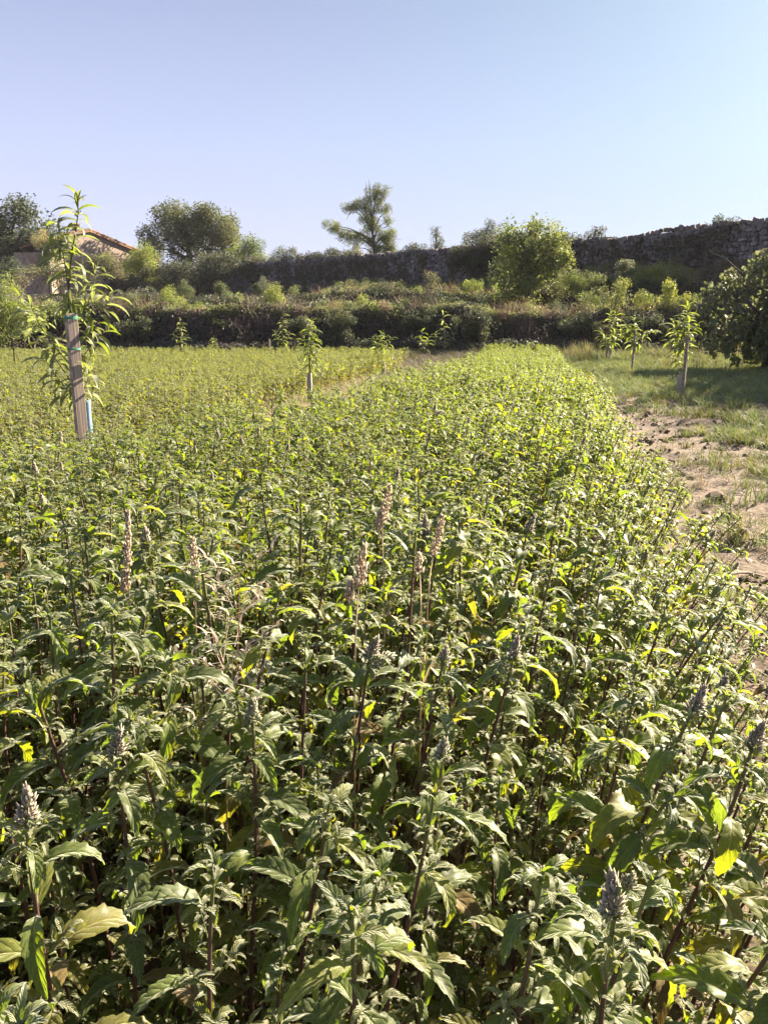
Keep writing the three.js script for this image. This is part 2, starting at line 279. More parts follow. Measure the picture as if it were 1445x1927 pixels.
// ---------------------------------------------------------------- dry-stone terrace wall, house and shed
const TOP = [[-24, 4.95], [-12, 5.15], [-6, 5.20], [0, 5.30], [6.5, 5.40], [10, 5.38], [12, 5.32], [13, 5.55], [14, 5.62], [16, 5.72], [18, 5.82], [24, 6.00]];
const COVER = [[-24, 1], [-12.4, 1], [-11.4, 0.42], [-9.6, 0.38], [-8.2, 0.55], [-6.2, 0.45], [-5.2, 0.8], [-1, 0.88], [1.2, 0.62], [2.2, 0.5], [5.2, 0.42], [6.6, 0.8], [9, 1], [10.8, 0.95], [11.5, 0.6], [12.2, 0.92], [12.9, 0.34], [14.0, 0.36], [14.6, 0.88], [15.9, 0.8], [16.6, 0.26], [20, 0.3], [24, 0.5]];
const covered = (x, h) => interp(COVER, x) * (0.72 + 0.55 * h) + 1.5 * (fbm(x * 1.7, h * 2.6, 5, 3) - 0.5) > 0.55;   // h is 0 at the foot, 1 at the top
const alongWall = (x) => { const a = WALL(x - 0.05), b = WALL(x + 0.05); return Math.atan2(b - a, 0.1); };
{
  const wall = thing('stone_wall', 'old rubble stone terrace wall running behind the banks, half hidden by ivy', 'wall');
  const core = new MB(), N = 90, idx = [];
  for (let k = 0; k <= N; k++) {
    const x = lerp(-24, 23, k / N), d = WALL(x), a = alongWall(x), y1 = interp(TOP, x) - 0.03 + 0.06 * (noise3(x * 2, 1, 1) - 0.5), nx = Math.sin(a), nz = Math.cos(a), row = [];
    for (const [off, y] of [[0.02, 1], [0.02, y1], [0.55, y1], [0.55, 1]]) row.push(core.v(x - nx * off, y, -(d + nz * off), x, y));
    idx.push(row);
  }
  for (let k = 0; k < N; k++) for (let j = 0; j < 3; j++) core.quad(idx[k][j], idx[k + 1][j], idx[k + 1][j + 1], idx[k][j + 1]);
  mesh('wall_core', core.build(), MAT.mortar, wall);
  const geos = [];
  for (let q = 0; q < 8; q++) {
    const g = new THREE.BoxGeometry(1, 1, 1, 2, 2, 2), p = g.attributes.position;
    for (let k = 0; k < p.count; k++) {
      const a = V().fromBufferAttribute(p, k), e = [a.x, a.y, a.z].filter((c) => Math.abs(c) > 0.4).length, s = e === 3 ? 0.84 : e === 2 ? 0.95 : 1.02, j = (n) => 0.16 * (hash3(Math.round(a.x * 4) + q * 9, Math.round(a.y * 4), Math.round(a.z * 4) + n * 31) - 0.5);
      p.setXYZ(k, a.x * s + j(1), a.y * s + j(2), a.z * s + j(3));
    }
    g.computeVertexNormals(); geos.push(g);
  }
  const r = rngOf(77), stones = [], mats = [MAT.stone, MAT.stone, MAT.stonePale, MAT.stoneDark];
  for (let h = 0; h < 1;) {
    const ch = 0.13 + 0.07 * r(), step = ch / 3.4;
    for (let x = -24; x < 22.5;) {
      const y0 = 1.9, y1 = interp(TOP, x), coping = h + step >= 1, y = y0 + (y1 - y0) * h + ch * 0.5, len = (coping ? 0.2 : 0.14) + 0.24 * r() * r(), a = alongWall(x), d = WALL(x);
      const dx = len * Math.cos(a);
      const p = V(x + dx * 0.5, y + 0.11 * (r() - 0.5), -(WALL(x + dx * 0.5)) + 0.10 * (r() - 0.5));
      stones.push({ p, q: Q(0.3 * (r() - 0.5), a + 0.3 * (r() - 0.5), 0.7 * (r() - 0.5)), s: V(len * (0.93 + 0.1 * r()), ch * (coping ? 0.9 + 1.1 * r() : 0.75 + 0.6 * r()), 0.34), g: geos[Math.floor(r() * 8)], m: mats[Math.floor(r() * 4)], x, h, d, hid: covered(x, h) });
      x += dx;
    }
    h += step;
  }
  const seen = stones.filter((s) => !s.hid && s.x < 18.5 && s.x > -12).sort((a, b) => a.d - b.d).slice(0, 298), own = new Set(seen);
  for (const s of seen) { const m = mesh('stone', s.g, s.m, wall); m.position.copy(s.p); m.quaternion.copy(s.q); m.scale.copy(s.s); }
  for (const mat of [MAT.stone, MAT.stonePale, MAT.stoneDark]) { const b = new MB(); for (const s of stones) if (!own.has(s) && s.m === mat) b.geo(s.g, M4(s.p, s.q, s.s)); mesh('stone', b.build(), mat, wall, 'stuff'); }

  // ivy and creepers over the wall, stretch by stretch
  const parts = [[-24, -12.2, 'dark ivy mass smothering the left end of the stone wall'], [-12.2, -5.6, 'thin ivy on the stone wall left of the tall sparse tree'], [-5.6, 1, 'thick dark ivy on the wall under the tall sparse tree'], [1, 6.2, 'patchy ivy on the wall under the small pointed conifer'], [6.2, 11.2, 'ivy mound on the wall top behind the bushy ash tree'], [11.2, 14.3, 'ivy curtains on the wall just right of the ash tree'], [14.3, 19.5, 'ivy hanging on the highest stretch of wall above the dark right bush']];
  for (const [a, b, label] of parts) {
    const l = [], rr = rngOf(Math.round(a * 10) + 900), top = a < 11 && a > -13 ? 1.08 : a < -13 ? 1.2 : 0.96;
    for (let n = 0; n < (b - a) * 330; n++) {
      const x = lerp(a, b, rr()), h = rr() * (top + 0.35 * (fbm(x * 0.9, 2, 2, 3) - 0.45)), y0 = 1.9, y = y0 + (interp(TOP, x) - y0) * h;
      if (!covered(x, Math.min(1, h))) continue;
      const out = 0.04 + 0.2 * rr() * rr(), an = alongWall(x), back = h > 0.98 ? rr() * 0.5 : 0;
      l.push({ m: M4(V(x + Math.sin(an) * out, y, -(WALL(x) - out + back)), Q(rr() * 6, rr() * 6, rr() * 6), 0.1 + 0.14 * rr()), c: vary(rr, rr() < 0.25 ? [0.10, 0.075, 0.06] : [0.06, 0.075, 0.038], 0.35) });
    }
    if (!l.length) continue;
    const o = thing('ivy', label, 'ivy', [0, 0, 0]);
    instanced('foliage', CL.ivy, MAT.foliage, l, o);
  }
}
function box(b, x0, x1, y0, y1, z0, z1) { b.geo(new THREE.BoxGeometry(x1 - x0, y1 - y0, z1 - z0), new THREE.Matrix4().makeTranslation((x0 + x1) / 2, (y0 + y1) / 2, (z0 + z1) / 2)); }
{
  const ap = at(167, 437, 66), o = thing('gabled_house', 'pinkish stucco house gable with a tiled roof behind the tall left sapling', 'house', [ap.x, 4.2, -66]), h = ap.y - 4.2, hw = 7.6, e = h - 1.75;
  const s = new THREE.Shape([new THREE.Vector2(-3.4, -1), new THREE.Vector2(hw, -1), new THREE.Vector2(hw, e), new THREE.Vector2(0, h), new THREE.Vector2(-3.4, h - 1.75 * 3.4 / hw)]);
  const wg = new THREE.ExtrudeGeometry(s, { depth: 6, bevelEnabled: false }); wg.translate(0, 0, -6); mesh('wall', wg, MAT.stucco, o);
  const sl = Math.atan2(1.75, hw), full = hw / Math.cos(sl) + 0.35;
  for (const k of [-1, 1]) {
    const len = k < 0 ? full * 0.56 : full;
    const g = new THREE.BoxGeometry(len, 0.14, 6.4), m = mesh('roof', g, MAT.tile, o); m.rotation.z = -k * sl; m.position.set(k * len / 2 * Math.cos(sl), h - len / 2 * Math.sin(sl) + 0.09, -3.0);
    for (let i = 0; i < Math.round(len / 0.32); i++) { const t = mesh('tile', new THREE.CylinderGeometry(0.1, 0.12, 0.34, 7), MAT.tile, m); t.rotation.z = Math.PI / 2 + 0.05; t.position.set(k * (-len / 2 + 0.2 + i * 0.32), 0.1 + 0.02 * (i % 3), 3.1); }
  }
  const ch = new MB(); box(ch, -0.42, 0.0, h - 0.4, h + 0.62, -1.4, -0.9); box(ch, -0.5, 0.08, h + 0.62, h + 0.72, -1.48, -0.82); mesh('chimney', ch.build(), MAT.stucco, o);
  o.rotation.y = 1.1;
  const sp = at(58, 470, 59.5), q = thing('low_shed', 'low pinkish shed wall with a reddish lean-to roof below the dark round tree', 'shed', [sp.x, 3.9, -59.5]);
  const w = new MB(); box(w, -1.25, 1.3, -1, 2.35, -3, 0); mesh('wall', w.build(), MAT.stucco, q);
  const up = new MB(); box(up, 0.1, 1.3, 2.35, 3.05, -3, -0.25); mesh('upper_wall', up.build(), MAT.stoneDark, q);
  const rf = mesh('roof', new THREE.BoxGeometry(2.5, 0.12, 3.6), MAT.tile, q); rf.rotation.z = 0.3; rf.position.set(0.55, 3.0, -1.5);
}

// ---------------------------------------------------------------- trees behind and before the wall
const GREEN = [0.10, 0.13, 0.05], DARK = [0.052, 0.07, 0.036], LIT = [0.20, 0.25, 0.05], OLIVE = [0.15, 0.165, 0.06], YEL = [0.27, 0.30, 0.05], TAN = [0.17, 0.14, 0.08], GREY = [0.13, 0.145, 0.09];
plantOf('round_tree', 'dark rounded tree at the far left behind the shed', 'tree', null, { d: 62.5, base: [20, 520], balls: [[20, 425, 42], [70, 428, 42, 2], [-40, 440, 60], [10, 470, 48], [75, 462, 36], [-70, 480, 60], [40, 403, 24], [95, 440, 22], [-10, 408, 28]], unit: 1.0, density: 2.6, color: DARK, color2: [0.085, 0.10, 0.055], leaf: 'fine', rad: 0.35, seed: 3 });
plantOf('flowering_bush', 'yellowish flowering bush between the dark round tree and the house', 'bush', null, { d: 58.5, base: [88, 480], balls: [[84, 446, 12], [96, 452, 8], [72, 454, 8]], unit: 0.35, density: 1.6, color: [0.34, 0.29, 0.12], color2: [0.3, 0.3, 0.15], seed: 4, rad: 0.06 });
plantOf('garden_bush', 'deep green bush squeezed against the left wall of the house', 'bush', null, { d: 58.5, base: [112, 500], balls: [[108, 458, 15], [120, 472, 15], [98, 474, 14], [128, 452, 9], [92, 490, 14], [84, 500, 12]], unit: 0.4, density: 1.6, color: [0.08, 0.13, 0.03], seed: 5, rad: 0.06 });
plantOf('broad_tree', 'broad leafy tree with a domed crown right of the house', 'tree', null, { d: 70, base: [355, 520], balls: [[322, 425, 30], [300, 448, 28, -2], [350, 430, 36], [392, 418, 22], [396, 402, 14], [405, 440, 32], [350, 468, 42], [290, 470, 20], [425, 432, 20], [318, 410, 18], [310, 480, 30], [420, 470, 30]], unit: 0.85, density: 2.0, color: [0.10, 0.115, 0.05], color2: OLIVE, leaf: 'fine', rad: 0.32, seed: 6 });
plantOf('slender_tree', 'slender airy tree on the right flank of the broad domed tree', 'tree', null, { d: 68, base: [436, 500], balls: [[436, 426, 12], [428, 440, 14], [446, 446, 11]], unit: 0.6, density: 0.9, color: OLIVE, rad: 0.1, seed: 7 });
plantOf('young_tree', 'pale green bushy tree above the wall right of the domed tree', 'tree', null, { d: 63, base: [468, 505], balls: [[458, 464, 20], [480, 468, 18], [470, 485, 24], [492, 485, 14], [445, 485, 18]], unit: 0.55, density: 1.2, color: LIT, color2: GREEN, rad: 0.1, seed: 8 });
plantOf('thin_tree', 'small see-through tree with tufted twigs above the wall', 'tree', null, { d: 62, base: [533, 500], balls: [[518, 481, 8], [530, 472, 6], [544, 478, 8], [553, 470, 5], [508, 490, 8], [536, 490, 9], [556, 488, 6]], unit: 0.4, density: 0.9, color: GREY, color2: OLIVE, rad: 0.06, seed: 9 });
plantOf('bright_bush', 'bright yellow-green bush at the right foot of the house gable', 'bush', null, { d: 58, base: [265, 525], balls: [[268, 488, 22], [283, 497, 16], [250, 496, 16], [280, 508, 16]], unit: 0.5, density: 1.6, color: YEL, color2: LIT, seed: 10, rad: 0.08 });
plantOf('olive_bush', 'dull olive bush in front of the house gable', 'bush', null, { d: 59, base: [195, 520], balls: [[190, 492, 20], [205, 500, 16], [222, 505, 16], [176, 505, 16]], unit: 0.5, density: 1.5, color: OLIVE, color2: TAN, seed: 11, rad: 0.08 });
plantOf('tall_sparse_tree', 'tall sparse tree with layered tufts and bare twigs against the sky', 'tree', null, { d: 60, base: [708, 505], balls: [[714, 357, 9], [729, 361, 9], [697, 370, 10], [712, 372, 10], [680, 386, 11], [664, 388, 9], [653, 391, 7], [694, 394, 9], [728, 397, 8], [712, 392, 7], [614, 422, 6], [628, 428, 10], [641, 432, 8], [650, 441, 10], [662, 448, 11], [686, 410, 9], [702, 415, 9], [694, 428, 9], [712, 430, 7], [728, 416, 7], [680, 447, 10], [697, 455, 9], [722, 445, 11], [734, 440, 9], [730, 460, 11], [716, 472, 13], [735, 474, 9], [704, 474, 10], [668, 466, 7]], unit: 0.32, density: 2.3, color: [0.115, 0.12, 0.05], color2: LIT, leaf: 'fine', rad: 0.12, seed: 12, twigs: [[690, 372, 688, 342], [697, 365, 694, 338], [660, 400, 652, 414], [655, 440, 630, 450], [716, 398, 740, 388], [722, 430, 746, 414], [730, 455, 757, 450], [640, 455, 628, 448], [716, 365, 740, 352]] });
plantOf('pale_scrub', 'pale leafless scrub on the wall top left of the tall sparse tree', 'bush', null, { d: 56, base: [640, 500], balls: [[625, 478, 8], [648, 474, 10], [660, 478, 10], [672, 484, 14], [640, 484, 10]], unit: 0.3, density: 0.8, color: [0.22, 0.2, 0.16], color2: OLIVE, rad: 0.04, seed: 13, twigs: [[640, 490, 620, 462], [650, 490, 646, 464], [660, 490, 668, 466], [630, 490, 604, 478]] });
plantOf('small_conifer', 'small pointed conifer standing alone above the wall', 'tree', null, { d: 58, base: [821, 500], balls: [[820, 427, 5], [821, 436, 7], [819, 447, 8], [823, 457, 9], [820, 468, 10], [806, 472, 6], [834, 470, 5]], unit: 0.32, density: 1.7, color: [0.095, 0.11, 0.06], color2: GREY, leaf: 'feather', rad: 0.1, seed: 14 });
plantOf('knobbly_tree', 'small knobbly tree on the wall top left of the ash tree', 'tree', null, { d: 56, base: [915, 500], balls: [[922, 422, 7], [914, 432, 9], [898, 440, 9], [884, 446, 7], [928, 438, 9], [908, 450, 14], [930, 456, 14], [886, 458, 10]], unit: 0.42, density: 1.3, color: [0.085, 0.10, 0.055], color2: GREY, rad: 0.1, seed: 15 });
plantOf('ash_tree', 'bushy ash tree in front of the wall, sunlit on its right side', 'tree', null, { d: 36, base: [990, 600], balls: [[1016, 422, 16], [1005, 436, 18, 0.6], [1036, 440, 20], [1052, 462, 20], [962, 432, 16], [955, 450, 20, 0.5], [985, 462, 26], [1022, 482, 34], [960, 492, 32], [1052, 492, 24], [962, 540, 34], [998, 556, 28], [1010, 522, 34], [948, 470, 20], [1058, 478, 16], [990, 500, 40, 0.8], [945, 560, 20], [985, 578, 22], [1040, 520, 20], [1018, 572, 22], [958, 582, 20], [1000, 590, 18, -0.5]], unit: 0.42, density: 1.25, color: [0.15, 0.185, 0.045], color2: [0.23, 0.26, 0.05], leaf: 'mid', rad: 0.16, seed: 16 });
plantOf('broadleaf_bush', 'big dark large-leaved bush at the right edge over the shaded grass', 'tree', null, { d: 23, base: [1440, 690], balls: [[1400, 530, 42, 1], [1440, 512, 45, 1], [1355, 560, 38, 0.5], [1420, 600, 60], [1350, 606, 36], [1470, 570, 80], [1330, 582, 24, 0.6], [1400, 640, 42, -0.3], [1530, 560, 90], [1490, 640, 60], [1360, 640, 24, -0.4], [1600, 600, 90], [1318, 604, 18, 0.4], [1570, 460, 90, 1], [1680, 500, 130, -3], [1780, 420, 140, -3], [1900, 380, 170, -2], [1600, 560, 80, -3]], unit: 0.32, density: 0.65, color: [0.13, 0.15, 0.055], color2: [0.17, 0.185, 0.09], leaf: 'big', rad: 0.14, seed: 17, twigs: [[1400, 520, 1330, 470], [1330, 600, 1290, 560]] });

plantOf('ivy_mound', 'dark ivy mound spilling over the wall top left of the ash tree', 'ivy', null, { d: 45.5, base: [890, 530], balls: [[868, 482, 18], [890, 474, 22], [918, 470, 26], [940, 478, 26], [845, 490, 14], [900, 492, 26]], unit: 0.3, density: 1.6, color: [0.05, 0.065, 0.032], color2: [0.085, 0.08, 0.05], leaf: 'mid', rad: 0.05, seed: 31 });
plantOf('ivy_mound', 'long dark ivy mound over the wall below the domed tree', 'ivy', null, { d: 57, base: [370, 560], balls: [[285, 525, 20], [320, 512, 24], [355, 508, 22], [395, 502, 26], [430, 500, 20], [465, 502, 16], [490, 504, 10], [340, 530, 26], [400, 525, 26], [260, 535, 18]], unit: 0.4, density: 1.5, color: [0.045, 0.06, 0.03], color2: [0.08, 0.085, 0.045], leaf: 'mid', rad: 0.06, seed: 32 });

// shrubs and weeds on the two terraces
const shrubs = [
  ['leafy bush', 'bright bushy shrub on the lower terrace right of the big staked sapling', 33.5, [318, 600], [[312, 566, 14], [320, 556, 9], [334, 576, 14], [298, 580, 12], [350, 582, 10]], LIT, YEL],
  ['leafy bush', 'round green shrub on the lower terrace under the domed tree', 33.5, [440, 600], [[432, 562, 12], [450, 566, 14], [440, 580, 16], [462, 580, 12]], GREEN, LIT],
  ['leafy bush', 'small grey-green shrub with a bare stem left of the bright bushy shrub', 34, [253, 600], [[250, 560, 9], [260, 566, 8], [245, 570, 7]], GREY, OLIVE],
  ['leafy bush', 'tall sunlit shrub on the lower terrace beside the tan dry one', 33, [522, 600], [[518, 548, 10], [514, 560, 12], [524, 570, 14], [506, 562, 8]], YEL, LIT],
  ['dry bush', 'tan drying shrub leaning right on the lower terrace', 32.6, [545, 605], [[538, 580, 14], [552, 586, 11], [530, 592, 12]], TAN, OLIVE],
  ['leafy bush', 'dark green shrub between the round shrub and the tall sunlit one', 33.2, [488, 606], [[480, 580, 16], [496, 590, 14], [470, 590, 12]], DARK, GREEN],
  ['leafy bush', 'pale slim shrub against the wall foot left of the tall sunlit shrub', 40, [495, 560], [[497, 528, 7], [499, 540, 8], [493, 550, 8]], GREY, OLIVE],
  ['leafy bush', 'golden mounded shrub on the lower terrace below the tall sparse tree', 32.4, [645, 606], [[630, 586, 16], [650, 580, 14], [668, 590, 12], [610, 590, 12]], OLIVE, LIT],
  ['climbing weed', 'slim climbing weed spire on the lower terrace edge', 32, [683, 606], [[681, 566, 3], [682, 574, 5], [684, 584, 8], [680, 592, 10]], LIT, YEL],
  ['leafy bush', 'low green bramble mound under the small conifer', 32.2, [760, 610], [[745, 584, 12], [765, 582, 10], [785, 586, 12], [725, 592, 10]], GREEN, LIT],
  ['leafy bush', 'green leafy bramble heap left of the ash tree foot', 32.2, [830, 606], [[812, 572, 12], [830, 580, 12], [800, 584, 10], [850, 584, 12]], LIT, GREEN],
  ['leafy bush', 'tall weedy shrub on the upper terrace below the small conifer', 39, [812, 560], [[806, 520, 7], [816, 526, 8], [810, 538, 9]], OLIVE, TAN],
  ['leafy bush', 'lime green shrub on the upper terrace left of the ash tree', 38.5, [890, 560], [[885, 534, 9], [897, 540, 9], [880, 546, 8]], YEL, LIT],
  ['leafy bush', 'dark shrub on the upper terrace below the thick ivy', 38.5, [710, 570], [[700, 548, 12], [720, 544, 12], [735, 552, 12], [690, 556, 10]], DARK, GREEN],
  ['leafy bush', 'green shrub on the lower terrace behind the right sapling pair', 31.8, [1120, 610], [[1105, 565, 14], [1125, 558, 14], [1145, 572, 14], [1110, 582, 14], [1135, 590, 14]], OLIVE, LIT],
  ['climbing weed', 'tall feathery weed leaning above the leftmost right-hand sapling', 30.4, [1150, 640], [[1168, 538, 8], [1162, 552, 9], [1170, 560, 8], [1158, 572, 9], [1150, 586, 10], [1148, 600, 9]], OLIVE, YEL],
  ['leafy bush', 'vivid green bush on the upper terrace under the right wall', 36.5, [1225, 560], [[1205, 510, 9], [1225, 512, 12], [1240, 506, 7], [1215, 524, 14], [1240, 522, 12], [1195, 524, 10]], YEL, LIT],
  ['leafy bush', 'yellowish weedy bush right of the vivid green bush', 35.6, [1278, 555], [[1260, 518, 11], [1278, 520, 11], [1292, 524, 9]], LIT, TAN],
  ['leafy bush', 'olive weed bank on the upper terrace right of the ash tree', 35, [1085, 580], [[1065, 522, 12], [1085, 520, 11], [1105, 526, 12], [1125, 530, 12], [1090, 540, 14], [1060, 545, 12]], OLIVE, LIT],
  ['leafy bush', 'grey-green bush on the upper terrace behind the tall feathery weed', 35.5, [1140, 570], [[1130, 528, 10], [1150, 534, 10], [1155, 520, 8]], GREEN, OLIVE],
  ['leafy bush', 'sunny yellow bush on the lower terrace left of the dark right bush', 31.5, [1215, 600], [[1212, 560, 9], [1225, 568, 9], [1205, 570, 8]], YEL, LIT],
  ['leafy bush', 'low sunny weeds on the lower terrace touching the dark right bush', 31.2, [1275, 600], [[1250, 568, 9], [1268, 566, 10], [1288, 566, 10], [1305, 564, 8]], LIT, YEL],
  ['climbing weed', 'single upright weed spire above the low sunny weeds', 31, [1258, 590], [[1258, 538, 2.5], [1258, 546, 3], [1258, 556, 4]], YEL, LIT],
  ['leafy bush', 'pale green willowy bush at the left edge below the shed', 28, [20, 650], [[8, 545, 24], [-10, 580, 30], [20, 585, 22], [45, 590, 20], [0, 620, 30], [70, 600, 16], [40, 615, 22]], [0.2, 0.24, 0.06], LIT],
  ['leafy bush', 'olive willowy bush behind the big staked sapling', 30, [100, 650], [[95, 590, 18], [112, 600, 18], [80, 605, 16], [130, 610, 14]], OLIVE, LIT],
  ['dry bush', 'dry brown bush on the slope under the shed', 48, [60, 560], [[50, 515, 14], [75, 520, 16], [100, 516, 16], [40, 530, 12], [120, 520, 14]], TAN, OLIVE],
  ['leafy bush', 'dark bush under the left shed corner', 50, [20, 560], [[15, 500, 16], [35, 510, 14], [0, 515, 16]], DARK, GREEN],
  ['leafy bush', 'bright young bush at the right edge on the shaded grass', 24.5, [1430, 690], [[1425, 668, 9], [1440, 662, 10], [1418, 676, 7], [1440, 676, 9]], YEL, LIT],
  ['leafy bush', 'pale leafy shrub with a whitish stem under the right wall', 36.2, [1172, 545], [[1166, 500, 6], [1174, 496, 5], [1184, 500, 5], [1170, 508, 6]], GREY, OLIVE],
];
shrubs.forEach(([n, label, d, base, balls, color, color2], k) => plantOf(n.replace(' ', '_'), label, n.split(' ')[1] === 'weed' ? 'weed' : 'bush', n === 'leafy bush' ? 'bushes on the terraces' : undefined, { d, base, balls, unit: d > 45 ? 0.4 : 0.26, density: 1.3, color, color2, rad: 0.035, seed: 40 + k, leaf: ['fine', 'mid', 'feather'][k % 3] }));

[[[560, 628], [[552, 618, 22], [575, 606, 20], [530, 625, 16], [590, 628, 16]], 'dark bramble mound bulging from the bank behind the leaf-column sapling'], [[640, 630], [[628, 604, 20], [655, 596, 18], [645, 620, 24], [612, 622, 14]], 'dark bramble mound below the golden shrub'], [[790, 632], [[770, 600, 18], [795, 596, 22], [820, 606, 18], [790, 622, 26]], 'broad dark bramble mound behind the small bright young tree'], [[890, 632], [[870, 598, 20], [895, 592, 20], [915, 604, 20], [890, 622, 26]], 'dark bramble mound left of the ash tree foot on the lower bank'], [[250, 630], [[235, 610, 18], [262, 604, 20], [280, 618, 16], [245, 625, 18]], 'dark bramble mound right of the big staked sapling'], [[395, 630], [[380, 605, 18], [405, 600, 16], [420, 614, 18], [395, 625, 20]], 'dark bramble mound behind the tiny rosette sapling'], [[1090, 632], [[1070, 608, 18], [1095, 600, 20], [1115, 612, 18], [1090, 628, 22]], 'dark bramble mound left of the right-hand sapling row'], [[1215, 632], [[1200, 602, 18], [1228, 598, 20], [1250, 608, 18], [1220, 625, 24]], 'dark bramble mound between the two right-hand saplings']].forEach(([base, balls, label], k) => { const q = rngOf(640 + k), ragged = []; for (const [x, y, rr] of balls) for (let n = 0; n < 3; n++) ragged.push([x + rr * 1.5 * (q() - 0.5), y + 6 + rr * 0.9 * (q() - 0.5), rr * (0.3 + 0.35 * q()), 0.6 * (q() - 0.5)]); plantOf('bramble_mound', label, 'brambles', null, { d: 29.2 + 0.3 * (k % 3), base, balls: ragged, unit: 0.2, density: 1.5, color: [0.035, 0.045, 0.022], color2: [0.085, 0.10, 0.035], rad: 0.02, seed: 700 + k, leaf: k % 2 ? 'mid' : 'ivy' }); });
{ // smaller bushes that fill the terrace edges
  const r = rngOf(321), kinds = [['dark green bush crouching on the terrace edge', DARK, GREEN, 'dark bushes on the terrace edges'], ['olive scrubby bush on the terrace edge', GREEN, OLIVE, 'olive bushes on the terrace edges'], ['small sunlit yellow-green bush on the terrace edge', LIT, OLIVE, 'sunlit bushes on the terrace edges']];
  for (let k = 0; k < 46; k++) {
    const up = k % 3 === 2, px = lerp(215, 1330, (k + r()) / 46), d = up ? 38.5 + 1.5 * r() - (px > 950 ? 4 : 0) : 32 + 0.8 * r(), y = (up ? 549 : 583) + 10 * (r() - 0.5) - (up && px > 950 ? 12 : 0), s = 6 + 8 * r() * r(), q = kinds[Math.floor(r() * 3)];
    plantOf('terrace_bush', q[0], 'bush', q[3], { d, base: [px, y + 20], balls: [[px, y, s], [px + s * (0.5 + r()), y + s * 0.5, s * 0.8], [px - s * (0.5 + r()), y + s * 0.5, s * 0.85], [px + s * (r() - 0.5), y - s * (0.4 + 0.6 * r()), s * 0.55]], unit: 0.22, density: 1.5, color: q[1], color2: q[2], rad: 0.025, seed: 500 + k, leaf: ['fine', 'mid', 'feather'][Math.floor(r() * 3)] });
  }
}
{ // tangled growth that nobody could count: the faces and edges of the banks
  const r = rngOf(5), low = [], edge = [], up = [], edge2 = [], dry = [];
  const put = (list, x, d, lift, s, c, q) => list.push({ m: M4(V(x, land(x, d) + lift, -d), q || Q(r() * 6, r() * 6, r() * 6), s), c: vary(r, c, 0.3) });
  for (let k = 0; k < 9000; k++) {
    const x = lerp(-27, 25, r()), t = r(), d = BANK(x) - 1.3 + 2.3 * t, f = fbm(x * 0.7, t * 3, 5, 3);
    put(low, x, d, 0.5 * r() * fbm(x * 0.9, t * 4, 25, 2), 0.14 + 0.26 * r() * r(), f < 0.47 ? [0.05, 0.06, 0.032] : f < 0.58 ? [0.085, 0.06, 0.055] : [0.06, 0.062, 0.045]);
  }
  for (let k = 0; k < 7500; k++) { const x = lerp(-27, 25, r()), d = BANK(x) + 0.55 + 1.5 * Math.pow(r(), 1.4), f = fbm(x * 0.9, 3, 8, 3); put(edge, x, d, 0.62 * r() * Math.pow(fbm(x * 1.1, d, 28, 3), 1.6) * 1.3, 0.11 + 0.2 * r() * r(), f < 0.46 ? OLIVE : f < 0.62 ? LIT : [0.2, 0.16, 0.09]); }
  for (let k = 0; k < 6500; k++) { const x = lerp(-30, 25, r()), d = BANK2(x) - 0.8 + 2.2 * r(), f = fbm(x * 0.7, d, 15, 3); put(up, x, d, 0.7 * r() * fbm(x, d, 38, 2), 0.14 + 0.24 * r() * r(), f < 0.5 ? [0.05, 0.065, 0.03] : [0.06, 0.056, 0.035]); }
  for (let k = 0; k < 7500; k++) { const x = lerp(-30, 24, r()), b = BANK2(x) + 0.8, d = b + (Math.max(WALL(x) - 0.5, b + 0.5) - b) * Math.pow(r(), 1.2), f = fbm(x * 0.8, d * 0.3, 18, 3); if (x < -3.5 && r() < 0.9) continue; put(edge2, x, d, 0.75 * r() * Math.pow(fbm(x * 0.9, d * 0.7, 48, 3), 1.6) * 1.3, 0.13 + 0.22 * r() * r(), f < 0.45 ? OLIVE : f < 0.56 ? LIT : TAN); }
  const stalk = tuftGeo(31, 16, 1, 0.35, 0.012, [0.30, 0.22, 0.18], [0.42, 0.33, 0.25], 0.35);
  for (let k = 0; k < 1900; k++) { const x = lerp(-26, 24, r()), w = r(), d = w < 0.45 ? BANK(x) - 0.5 + 1.5 * r() : w < 0.7 ? BANK(x) + 0.8 + 2.2 * r() : BANK2(x) + 0.3 + 3 * r(); if (fbm(x * 0.6, d * 0.4, 33, 2) < 0.46 || (w > 0.7 && x < -3.5)) continue; dry.push({ m: M4(V(x, land(x, d), -d), Q(0.15 * (r() - 0.5), r() * 6, 0.15 * (r() - 0.5)), 0.4 + 0.6 * r()), c: vary(r, w < 0.45 ? [0.36, 0.29, 0.31] : [0.62, 0.58, 0.42], 0.25) }); }
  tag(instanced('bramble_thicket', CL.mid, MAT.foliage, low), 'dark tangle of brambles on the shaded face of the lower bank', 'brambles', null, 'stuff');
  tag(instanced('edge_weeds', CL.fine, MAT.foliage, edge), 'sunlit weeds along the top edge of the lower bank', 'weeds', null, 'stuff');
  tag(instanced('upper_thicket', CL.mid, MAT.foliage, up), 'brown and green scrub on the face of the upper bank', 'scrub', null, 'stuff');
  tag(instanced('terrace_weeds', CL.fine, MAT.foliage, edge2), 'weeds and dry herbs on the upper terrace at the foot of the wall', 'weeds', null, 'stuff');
  tag(instanced('dry_stalks', stalk, MAT.straws, dry), 'tall dry stalks standing among the growth on both banks', 'dry stalks', null, 'stuff');
}

